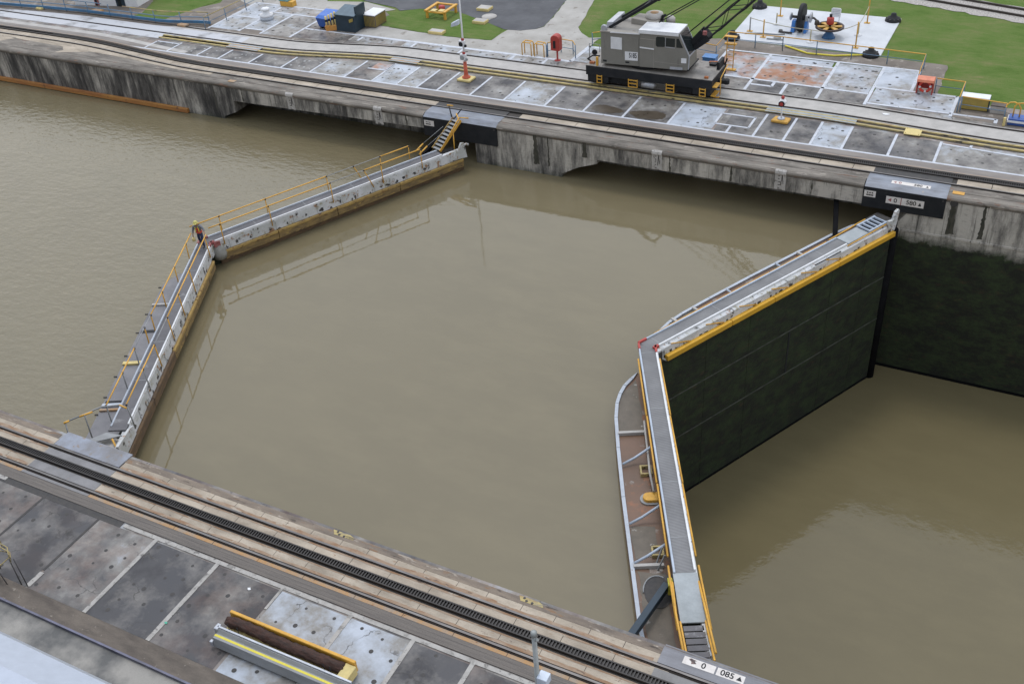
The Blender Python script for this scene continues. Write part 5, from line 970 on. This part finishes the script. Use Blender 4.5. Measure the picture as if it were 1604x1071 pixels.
t = thing('notice_board', 'white curved-top notice board standing behind the flat wheel', 'notice board', (-.75, 40.4, .05)); K('board', 'white', lambda b: b.prism([(-1.1, .55), (-.4, .55), (-.4, 1.15), (-.5, 1.22), (-1.0, 1.22), (-1.1, 1.15)], 40.38, 40.44, 'y')); K('post', 'white', lambda b: (b.box(-1.05, -.98, 40.4, 40.47, .05, .55), b.box(-.52, -.45, 40.4, 40.47, .05, .55)))
K('lettering', 'silver', lambda b: [b.box(-1.02, -.48, 40.37, 40.38, .7+.12*k, .74+.12*k) for k in range(4)])
for cx, cy, lab in ((-6.95, 42.35, 'black domed corner bollard on the pad, near the crane boom'), (3.05, 42.2, 'black domed corner bollard on the pad corner nearest the distant railway'), (2.9, 35.1, 'black domed corner bollard on the pad above the blue panels'), (-7.0, 35.5, 'black domed corner bollard behind the yellow ladder')):
    t = thing('corner_bollard', lab, 'bollard', (cx, cy, 0), group='black bollards on the pad corners')
    K('dome', 'black', lambda b: b.lathe((cx, cy, 0), [(.58, 0), (.56, .16), (.36, .34), (.22, .42), (.18, .6), (.05, .64)], 18))
    K('bolt', 'hole', lambda b: [b.lathe((cx+.47*math.cos(a), cy+.47*math.sin(a), .18), [(.06, 0), (.06, .1)], 6) for a in [2*math.pi*k/10 for k in range(10)]])
for cx, cy, h_, m_, ba, lab in ((-4.95, 36.3, 1.35, 'amber', 0, 'amber rope post with square foot beside the pipe scrap'), (1.65, 36.15, 1.9, 'amber', 0, 'tall amber rope post at the pad front edge'), (1.4, 41.2, 3.0, 'amber', 0, 'tallest amber rope post behind the notice board'), (-4.95, 40.9, 2.4, 'amber', 0, 'amber rope post at the pad back edge nearest the boom'), (-4.75, 39.1, .9, 'rope', 1, 'short cream rope post on a round white foot, in front of the back post'), (-1.55, 36.3, .95, 'rope', 1, 'short cream rope post on a round white foot, in front of the gear wheels'), (1.3, 38.6, .95, 'rope', 1, 'short cream rope post on a round white foot, beside the flat wheel'), (-6.2, 37.2, 1.1, 'greymetal', 0, 'slim grey rope post at the pad edge near the boom foot')):
    t = thing('rope_post', lab, 'rope post', (cx, cy, .05), group='rope posts round the machine pad'); K('post', m_, lambda b: b.tube([(cx, cy, .05), (cx, cy, h_)], .05, 7)); K('foot', 'white' if ba else 'amber', (lambda b: b.lathe((cx, cy, .05), [(.26, 0), (.26, .05), (.07, .1)], 16)) if ba else (lambda b: b.box(cx-.2, cx+.2, cy-.14, cy+.14, .05, .09)))
def sag(p, q, d, n=8): return [(p[0]+(q[0]-p[0])*k/n, p[1]+(q[1]-p[1])*k/n, p[2]+(q[2]-p[2])*k/n-4*d*(k/n)*(1-k/n)) for k in range(n+1)]
c = MB(); c.tube(sag((-6.2, 37.2, 1.05), (-1.55, 36.3, .95), .12), .028, 5); c.tube(sag((-1.55, 36.3, .95), (1.3, 38.6, .9), .3), .028, 5); c.tube(sag((1.3, 38.6, .9), (1.4, 41.2, 1.3), .1), .028, 5); tag(c.build('barrier_rope', 'rope'), 'sagging pale rope strung round the two gear wheels', 'rope')
c = MB(); c.tube([(-6.4, 36.6, .09), (-5.3, 36.9, .1), (-4.2, 37.0, .09), (-3.6, 37.2, .1)], .05, 6); c.tube([(-4.6, 36.0, .09), (-3.4, 36.1, .09)], .06, 6); c.lathe((-3.9, 36.25, .06), [(.3, 0), (.25, .14), (.1, .2)], 10); tag(c.build('pipe_scrap', 'greymetal'), 'rusty grey pipe lengths lying on the painted pad', 'pipes')
c = MB(); c.tube([(-3.0, 35.05, .1), (-1.2, 34.2, .06), (.6, 34.3, .06), (2.4, 34.85, .12)], .06, 6); tag(c.build('yellow_hose', 'lemonline'), 'lemon yellow hose looped on the brown paving before the pad', 'hose')
# handrails with yellow tops and blue posts
def handrail(pts, label, top=1.0, mid=.5, every=2.2, topm='yellow', postm='railblue'):
    t = thing('handrail', label, 'handrail', (pts[0][0], pts[0][1], 0), group='yellow-topped handrails')
    P = [Vector((p[0], p[1], 0)) for p in pts]
    c = MB(); c.tube([p+Vector((0, 0, top)) for p in P], .035, 6); c.build('top_rail', topm, t)
    c = MB(); c.tube([p+Vector((0, 0, mid)) for p in P], .025, 5); c.build('mid_rail', postm, t)
    for i in range(len(P)-1):
        L_ = (P[i+1]-P[i]).length; n = max(1, round(L_/every))
        for k in range(n + (1 if i == len(P)-2 else 0)):
            p = P[i].lerp(P[i+1], k/n); c = MB(); c.tube([p, p+Vector((0, 0, top))], .035, 6); c.build('post', postm, t)
    return t
handrail([(-10.2, 32.1), (-6.9, 31.4), (-6.9, 34.2), (-3.0, 34.3)], 'yellow-topped handrail with a step in it, behind the crane boom')
handrail([(-3.0, 34.3), (6.6, 33.9), (6.75, 30.4)], 'yellow-topped handrail along the rust-stained blue panels, turning at the life ring')
handrail([(7.9, 30.1), (9.6, 30.05), (9.6, 27.6)], 'short yellow-topped handrail between life ring and mustard box')
handrail([(9.75, 27.75), (12.3, 27.5), (12.3, 26.9)], 'yellow-topped handrail passing over the mustard box')
handrail([(-16.2, 31.2), (-14.9, 32.2), (-12.2, 32.2)], 'yellow-topped handrail on the path just behind the crane house')
handrail([(-18.5, 28.4), (-17.9, 29.4), (-16.9, 29.3), (-16.4, 28.6)], 'slim pale yellow-topped rail round the red hose cabinet', mid=.4)
handrail([(-47.9, 25.3), (-47.6, 30.2), (-47.4, 34.5)], 'yellow-topped handrail beside the pale blue far panels', topm='yellow2')
# blue barrier with kerb along the far curve
t = thing('barrier', 'long blue steel barrier with a faded yellow top rail along the curving track', 'barrier', (-58, 25.2, 0)); bl = lambda x: 25.35+.9*smooth(-53, -48, x)-.9*smooth(-60, -75, x)
Xb = xs(-85, -48.2, 30)
K('kerb_plate', mat('barrier_blue', (.05, .18, .34), (.06, .14, .24), 2, rough=.5), lambda b: b.ribbon(Xb, lambda x: bl(x), lambda x: bl(x)+.1, .12, .34))
for z in (.62,): K('mid_rail', 'railblue', lambda b: b.tube([(x, bl(x)+.05, z) for x in Xb], .04, 6))
K('top_rail', 'yellow2', lambda b: b.tube([(x, bl(x)+.05, 1.05) for x in Xb if -58 < x], .04, 6)); K('top_rail', 'railblue', lambda b: b.tube([(x, bl(x)+.05, 1.05) for x in Xb if -58.5 > x], .035, 6))
for k in range(15): K('post', 'railblue', lambda b: b.tube([(-84+k*2.55, bl(-84+k*2.55)+.05, 0), (-84+k*2.55, bl(-84+k*2.55)+.05, 1.05)], .04, 6))
c = MB(); c.ribbon(Xb, lambda x: bl(x)-.5, lambda x: bl(x)+.3, .0, .03); struct('kerb', c, 'beam')
for cx, cy, lab, sx in ((-50.4, 25.4, 'orange block on the kerb at the end of the blue barrier', .5), (-60.6, 26.0, 'tan lump on the grass strip behind the blue barrier', .6), (-66.5, 25.0, 'cream lump on the kerb behind the blue barrier', .4)):
    c = MB(); c.prism([(cx-sx, cy-.2), (cx+sx*.8, cy-.25), (cx+sx, cy+.2), (cx-sx*.7, cy+.25)], .0, .2, 'z'); tag(c.build('kerb_block', 'ochre' if sx != .4 else 'lemon', bevel=.06), lab, 'block')
# white building with doors at the far corner
t = thing('white_building', 'white walled building with dark doors behind the blue barrier', 'building', (-61, 29.5, 0))
K('wall', 'white', lambda b: b.prism([(-64.2, 26.9), (-57.9, 28.1), (-58.7, 33.6), (-65.2, 32.5)], -.05, 3.4, 'z')); K('roof', 'crane_roof', lambda b: b.prism([(-64.6, 26.6), (-57.6, 27.9), (-58.4, 34), (-65.6, 32.8)], 3.4, 3.6, 'z'))
for f_, w_, m_ in ((.36, .07, 'redboard'), (.74, .14, 'navy')):
    a = Vector((-64.2, 26.9, 0)); d = Vector((6.3, 1.2, 0)); n = Vector((1.2, -6.3, 0)).normalized()*.03
    p, q = a+d*(f_-w_/2), a+d*(f_+w_/2); dr = K('door', m_, lambda b: b.hexa([p, q, q+n, p+n, p+Vector((0, 0, 2.2)), q+Vector((0, 0, 2.2)), q+n+Vector((0, 0, 2.2)), p+n+Vector((0, 0, 2.2))]))
    p, q = a+d*(f_-w_*.3), a+d*(f_+w_*.1); n2 = n*1.5; K('door_pane', 'glass', lambda b: b.hexa([p+n, q+n, q+n2, p+n2, p+n+Vector((0, 0, 1.9)), q+n+Vector((0, 0, 1.9)), q+n2+Vector((0, 0, 1.9)), p+n2+Vector((0, 0, 1.9))]), 0, dr)
# life ring, boxes and plates beside the panels
t = thing('life_ring_stand', 'orange roofed stand holding a red and white life ring', 'life ring stand', (7.3, 30.0, 0)); x, y = 7.3, 30.0
K('roof', mat('faded_orange_roof', (.68, .22, .12), (.58, .18, .1), 3, rough=.5), lambda b: b.prism([(y-.42, .82), (y-.36, .98), (y, 1.12), (y+.3, 1.0), (y+.3, .8), (y, .9)], x-.52, x+.52, 'x'), .02)
K('back_board', 'redsign', lambda b: (b.box(x-.45, x+.45, y+.12, y+.18, .25, .9), b.box(x-.5, x-.44, y-.3, y+.2, .0, .9), b.box(x+.44, x+.5, y-.3, y+.2, .0, .9)))
def ring(b, a0, a1):
    n = 10; b.tube([(x+.33*math.cos(a0+(a1-a0)*k/n), y-.2, .5+.33*math.sin(a0+(a1-a0)*k/n)) for k in range(n+1)], .085, 8)
lr = K('life_ring', mat('ring_red', (.6, .05, .03), (.52, .05, .03), 3, rough=.5), lambda b: [ring(b, a+.35, a+math.pi/2-.05) for a in [k*math.pi/2 for k in range(4)]]); K('ring_band', 'white', lambda b: [ring(b, a-.05, a+.35) for a in [k*math.pi/2 for k in range(4)]], 0, lr)
t = thing('utility_box', 'mustard utility box with white lid and navy edge', 'box', (10.45, 28.5, 0)); K('body', 'gold', lambda b: b.box(9.7, 11.25, 28.15, 28.75, .05, .8), .02); K('lid', 'white', lambda b: b.box(9.65, 11.28, 28.1, 28.8, .8, .88), .02); K('edge', 'navy', lambda b: b.box(11.25, 11.3, 28.12, 28.78, .05, .8))
t = thing('concrete_block', 'low pale concrete block between mustard box and blue box', 'block', (11.85, 28.35, 0)); K('block', 'concrete_light', lambda b: b.box(11.4, 12.3, 28.1, 28.6, 0, .45), .03); K('lid', 'beam', lambda b: b.box(11.4, 12.3, 28.1, 28.6, .45, .52), .01)
t = thing('battery_box', 'bright blue box with a white band and yellow hoops', 'box', (13.3, 26.9, 0)); K('body', 'blue', lambda b: b.box(12.55, 14.4, 26.7, 27.5, .02, .42), .03); K('band', 'white', lambda b: b.box(12.5, 14.45, 26.66, 27.54, .2, .32)); K('hoop', 'yellow', lambda b: [b.tube([(hx, 27.1, .42), (hx, 27.1, 1.05), (hx+.15, 27.1, 1.25), (hx+.4, 27.1, 1.3), (hx+.65, 27.1, 1.2), (hx+.8, 27.1, .95), (hx+.8, 27.1, .42)], .045, 6) for hx in (12.3, 12.75)]); K('post', 'lemon', lambda b: b.box(12.3, 12.45, 26.5, 26.65, 0, .5))
t = thing('cream_plate', 'cream square cover plate bridging the yellow slot strips', 'plate', (7.65, 23.75, 0)); K('plate', 'lemon', lambda b: b.box(7.2, 8.15, 23.4, 24.25, .06, .13), .03); K('bolt', 'gold', lambda b: [b.lathe((px, py, .13), [(.03, 0), (.03, .02)], 6) for px in (7.3, 8.05) for py in (23.5, 24.15)])
t = thing('yellow_ladder', 'slim yellow ladder frame with a caged top beside the crane', 'ladder', (-5.5, 30.0, 0))
K('stile', 'yellow', lambda b: (b.tube([(-5.75, 30.0, 0), (-5.75, 30.05, 2.3)], .035, 6), b.tube([(-5.25, 30.0, 0), (-5.25, 30.05, 2.3)], .035, 6))); K('rung', 'yellow', lambda b: [b.tube([(-5.75, 30.02, .3+.3*k), (-5.25, 30.02, .3+.3*k)], .02, 5) for k in range(6)]); K('cage', 'yellow', lambda b: b.box(-5.9, -5.1, 29.9, 30.2, 1.74, 1.82)); K('cage', 'yellow', lambda b: b.box(-5.9, -5.1, 29.9, 30.2, 2.26, 2.31)); K('foot', 'yellow', lambda b: b.box(-5.6, -5.0, 29.7, 30.0, 0, .1))
t = thing('tool_box', 'light blue tool chest behind the crane front', 'box', (-6.9, 30.8, 0)); K('body', 'lightblue', lambda b: b.box(-7.5, -6.6, 30.2, 30.9, 0, .5), .03); K('lid', 'lightblue', lambda b: b.box(-7.53, -6.57, 30.17, 30.93, .5, .58), .02)
t = thing('cable_reel', 'grey meter stand with a round dial at the crane rear', 'stand', (-14.8, 28.6, 0)); K('frame', 'greymetal', lambda b: (b.tube([(-15.3, 28.6, 0), (-15.3, 28.6, 1.25), (-14.5, 28.6, 1.25), (-14.5, 28.6, 0)], .03, 6),)); K('dial', 'black', lambda b: b.lathe((-14.9, 28.6, .65), [(.2, -.04), (.2, .04)], 16, 'y'))

# ================================================================ near deck
t = thing('log_skid', 'yellow trough skid lying on the near deck under a dark log', 'skid', (-4.3, -22.3, 0))
sa, sb = Vector((-6.75, -22.0, 0)), Vector((-1.7, -22.02, 0))
K('floor', 'lemon', lambda b: b.box(-6.7, -1.65, -22.6, -21.95, .1, .2), .01); K('side_beam', 'yellow', lambda b: b.box(-6.75, -1.62, -21.96, -21.84, .1, .62), .03); K('end_plate', 'lemon', lambda b: b.box(-1.95, -1.55, -22.75, -21.97, .1, .5), .03); K('bearer', 'gold', lambda b: (b.box(-6.2, -5.9, -22.8, -21.9, .0, .1), b.box(-2.6, -2.3, -22.8, -21.9, 0, .1)))
K('lashing', 'ochre', lambda b: b.box(-6.1, -4.6, -22.58, -22.46, .2, .34), .02)
lg = MB(); lp = []
for k in range(17):
    f_ = k/16; lp.append((-6.75+4.9*f_, -22.17+.03*math.sin(7*f_), .42+.025*math.sin(11*f_)))
lg.tube(lp, .2, 14); o = lg.build('log', 'bark'); tag(o, 'dark brown barked log lying in the yellow skid', 'log')
tx = bpy.data.textures.new('bark_lumps', 'CLOUDS'); tx.noise_scale = .16; sub = o.modifiers.new('s', 'SUBSURF'); sub.levels = 2; sub.render_levels = 2; dm = o.modifiers.new('d', 'DISPLACE'); dm.texture = tx; dm.strength = .12; dm.mid_level = .5
t = thing('striped_beam', 'grey metal channel beam with a lemon yellow stripe beside the log', 'beam', (-4.1, -22.85, 0))
K('beam', 'greymetal', lambda b: b.prism([(-23.05, .1), (-22.62, .1), (-22.6, .58), (-22.68, .62), (-22.78, .5), (-22.98, .5)], -6.65, -1.3, 'x'), .012); K('stripe', 'lemonline', lambda b: b.box(-6.66, -1.3, -22.9, -22.82, .5, .506)); K('flange', 'silver', lambda b: b.box(-6.7, -1.28, -22.65, -22.58, .56, .66), .01); K('end_bracket', 'silver', lambda b: (b.box(-6.78, -6.62, -22.75, -22.5, .3, .66), b.box(-6.78, -6.66, -23.08, -22.95, .1, .35)), .03)
K('pin', 'black', lambda b: [b.tube([(px, -22.52, .5), (px, -22.52, .85)], .015, 5) for px in (-6.3, -5.9, -2.4, -2.15)])
t = thing('lamp_post', 'grey galvanised post with two pale blue boxes near the rack', 'post', (4.15, -20.3, 0)); x, y = 4.15, -20.3
K('post', 'postgrey', lambda b: b.lathe((x, y, 0), [(.13, 0), (.13, .05), (.085, .1), (.075, 3.05)], 14)); K('cap', 'postgrey', lambda b: b.lathe((x, y, 3.05), [(.1, 0), (.1, .16), (.04, .2)], 12)); K('socket', 'postgrey', lambda b: b.tube([(x+.05, y-.02, 2.9), (x+.13, y-.02, 2.95)], .05, 8))
K('box', 'palebox', lambda b: b.box(x+.06, x+.4, y-.18, y+.16, .95, 1.28), .02); K('box', 'palebox', lambda b: b.hexa([(x+.35, y-.35, .55), (x+.75, y-.35, .55), (x+.75, y-.05, .55), (x+.35, y-.05, .55), (x+.4, y-.35, .85), (x+.8, y-.3, .9), (x+.8, y, .9), (x+.4, y-.05, .85)]), .02)
t = thing('yellow_cage', 'yellow tube cage on thin dark legs standing by the brown kerb', 'cage', (-16.0, -23.5, 0))
K('frame', 'yellow2', lambda b: (b.tube([(-16.9, -23.2, 1.25), (-15.75, -23.3, 1.25), (-15.45, -23.55, 1.1), (-15.6, -23.85, .95), (-16.9, -23.95, .95)], .024, 6), b.tube([(-16.9, -23.2, 1.0), (-15.75, -23.3, .98), (-15.5, -23.55, .8)], .024, 6), b.tube([(-16.2, -23.2, 1.9), (-16.25, -23.2, 1.0)], .024, 6), b.tube([(-16.0, -23.55, 1.25), (-15.75, -23.3, .98)], .02, 6), b.box(-16.9, -15.9, -24.0, -23.75, .62, .8)))
K('leg', 'hole', lambda b: (b.tube([(-15.6, -23.5, .9), (-15.1, -23.75, .0)], .02, 6), b.tube([(-15.4, -23.45, .95), (-14.85, -23.7, 0)], .02, 6), b.tube([(-15.9, -23.9, .7), (-15.5, -24.0, 0)], .02, 6), b.tube([(-16.5, -23.3, 1.0), (-16.5, -23.5, 0)], .02, 6)))
# ship beside the centre wall
t = thing('ship', 'smooth white ship side with rounded bulwark, alongside the apron', 'ship', (0, -36, -12))
prof = [(-35.6, -14.3), (-35.4, 5), (-35.32, 21), (-35.3, 22.6), (-35.34, 22.95), (-35.46, 23.2), (-35.7, 23.36), (-36.1, 23.42), (-36.9, 23.44), (-38.2, 23.42), (-38.3, 22.2), (-40, 22.2), (-40, -14.3)]
def hull(b):
    b.prism(prof, -70, 10.5, 'x')
K('hull', 'ship', hull); K('bulwark_seam', mat('ship_seam_paint', (.5, .55, .68), (.48, .53, .66), .6, rough=.4), lambda b: b.tube([(-70, -36.4, 23.425), (10.5, -36.4, 23.425)], .02, 6))

for x, y, z, r, m_, lab in ((-8.95, -22.9, .012, .07, mat('green_scrap', (.1, .45, .3), (.08, .38, .26), 5), 'tiny green scrap on the dark wet bay beside the log skid'), (-7.2, -20.5, .012, .08, 'white', 'tiny white scrap on the dark bay near the slatted strip'), (5.7, 26.0, .02, .22, 'white', 'white paint splash on the pale concrete between the crane rails')):
    c = MB(); c.prism([(x+r*random.uniform(.5, 1.2)*math.cos(q), y+r*random.uniform(.4, .9)*math.sin(q)) for q in [2*math.pi*k/9 for k in range(9)]], z, z+.012, 'z'); tag(c.build('scrap', m_), lab, 'scrap')
# ================================================================ worker on the gate
def skin_obj(name, nodes, edges, material, parent, root=0, levels=1):
    me = bpy.data.meshes.new(name); inv = world_of(parent).inverted()
    me.from_pydata([inv @ PM @ Vector(p[:3]) for p in nodes], edges, []); o = bpy.data.objects.new(name, me); C.collection.objects.link(o); o.parent = parent
    sk = o.modifiers.new('skin', 'SKIN'); sk.use_smooth_shade = True
    if not me.skin_vertices: me.attributes
    for i, sv in enumerate(me.skin_vertices[0].data):
        r = nodes[i][3]; sv.radius = (r, nodes[i][4] if len(nodes[i]) > 4 else r); sv.use_root = (i == root)
    o.modifiers.new('sub', 'SUBSURF').levels = levels; o.modifiers['sub'].render_levels = levels
    me.materials.append(M[material]); return o
pp = LW(G1X, -1, .55, -.02, ZW); d_ = Vector((1, -2, 0)).normalized()
# local frame: +x to the worker's left, -y forward; facing along the near leaf towards the yellow rails
PM = Matrix.Translation(pp) @ frame((0, 0, 0), (2/S5, 1/S5, 0), (-1/S5, 2/S5, 0))
t = thing('person', 'worker in orange-red vest, jeans and yellow helmet walking at the gate mitre', 'person', tuple(pp))
J = dict(pel=(0, .03, .9), sp=(0, .0, 1.1), ch=(0, -.06, 1.3), nk=(0, -.1, 1.45), hd=(0, -.14, 1.56), ht=(0, -.16, 1.68), sl=(.2, -.07, 1.39), sr=(-.2, -.07, 1.39), el=(.36, -.16, 1.2), er=(-.3, -.06, 1.1), wl=(.42, -.36, 1.08), wr=(-.33, -.16, .86), hl=(.1, .03, .86), hr=(-.1, .03, .86), kl=(.12, -.12, .48), kr=(-.12, .08, .48), al=(.11, -.06, .1), ar=(-.12, .26, .14))
nodes = [J['pel']+(.14, .11), J['sp']+(.13, .1), J['ch']+(.15, .1), J['nk']+(.06,), J['hd']+(.085, .095), J['ht']+(.07, .085),
         J['sl']+(.065,), J['el']+(.045,), J['wl']+(.032,), J['sr']+(.065,), J['er']+(.045,), J['wr']+(.032,),
         J['hl']+(.085,), J['kl']+(.06,), J['al']+(.042,), J['hr']+(.085,), J['kr']+(.06,), J['ar']+(.042,)]
edges = [(0, 1), (1, 2), (2, 3), (3, 4), (4, 5), (2, 6), (6, 7), (7, 8), (2, 9), (9, 10), (10, 11), (0, 12), (12, 13), (13, 14), (0, 15), (15, 16), (16, 17)]
def hand(w, dirv, side):
    w = Vector(w); dv = Vector(dirv).normalized(); s = Vector((side, 0, 0)); p = w+dv*.07
    i0 = len(nodes); nodes.append((*p, .036, .02)); edges.append((8 if side > 0 else 11, i0))
    for k, ln_ in enumerate((.06, .07, .065, .05)):
        a = p+Vector((0, -.03+.02*k, 0))+dv*.03; e_ = a+dv*ln_*.6+Vector((-.012*side, 0, -.01)); i = len(nodes); nodes.append((*a, .011)); nodes.append((*e_, .009)); nodes.append((*(e_+dv*ln_*.3+Vector((-.022*side, 0, -.012))), .008)); edges.extend([(i0, i), (i, i+1), (i+1, i+2)])
    i = len(nodes); a = w+dv*.035+Vector((-.03*side, -.025, 0)); nodes.append((*a, .012)); nodes.append((*(a+dv*.04+Vector((-.012*side, -.015, 0))), .009)); edges.extend([(i0, i), (i, i+1)])
hand(J['wl'], (.15, -.5, -.25), 1); hand(J['wr'], (0, -.15, -1), -1)
skin_obj('body', nodes, edges, 'skin', t)
skin_obj('jeans', [J['pel']+(.16, .125), J['hl']+(.1,), J['kl']+(.078,), J['al']+(.068,), J['hr']+(.1,), J['kr']+(.078,), J['ar']+(.068,), (0, .02, 1.0, .15, .115)], [(0, 1), (1, 2), (2, 3), (0, 4), (4, 5), (5, 6), (0, 7)], 'denim', t)
skin_obj('shirt', [(0, .02, .98, .158, .12), J['sp']+(.152, .118), J['ch']+(.17, .118), (0, -.09, 1.42, .075), J['sl']+(.085,), J['el']+(.062,), (.4, -.29, 1.12, .048), J['sr']+(.085,), J['er']+(.062,), (-.32, -.13, .95, .048)], [(0, 1), (1, 2), (2, 3), (2, 4), (4, 5), (5, 6), (2, 7), (7, 8), (8, 9)], 'shirt', t, 1)
skin_obj('vest', [(0, .0, 1.06, .166, .132), J['sp']+(.165, .13), (0, -.05, 1.26, .178, .132), (0, -.07, 1.36, .15, .12)], [(0, 1), (1, 2), (2, 3)], 'vest', t, 1)
for sx in (.1, -.1):
    c = MB(PM); c.bar((sx, -.21, 1.08), (sx*.8, -.2, 1.4), .035, .012, (0, -1, 0)); c.build('vest_strip', 'lemonline', t)
for a in ('al', 'ar'):
    x, y, z = J[a]; skin_obj('boot', [(x, y+.03, z+.02, .062), (x, y+.02, max(z-.05, .05), .058), (x, y-.1, max(z-.06, .045), .05, .042), (x, y-.17, max(z-.06, .04), .04, .03)], [(0, 1), (1, 2), (2, 3)], 'boot', t)
c = MB(PM); c.lathe((0, -.16, 1.63), [(.15, 0), (.155, .012), (.125, .02), (.122, .06), (.1, .11), (.06, .145), (.01, .155)], 20); c.box(-.08, .08, -.36, -.26, 1.625, 1.645); c.build('helmet', 'helmet', t)
c = MB(PM); c.lathe((-.04, -.245, 1.58), [(.012, -.006), (.012, .006)], 8, 'y'); c.lathe((.04, -.245, 1.58), [(.012, -.006), (.012, .006)], 8, 'y'); c.box(-.03, .03, -.238, -.225, 1.5, 1.51); c.build('face_features', 'boot', t)
c = MB(PM); c.prism([(-.015, 1.53), (.015, 1.53), (.006, 1.58), (-.006, 1.58)], -.262, -.225, 'y'); c.build('nose', 'skin', t)
c = MB(PM); c.lathe((-.33, -.2, .5), [(.03, 0), (.09, .02), (.1, .16), (.08, .22), (.03, .25)], 14); c.tube([(-.33, -.2, .73), (-.33, -.17, .78), (-.33, -.14, .74)], .014, 6); o = c.build('jug', 'lemon'); tag(o, 'pale yellow jug hanging from the worker\'s hand', 'jug')
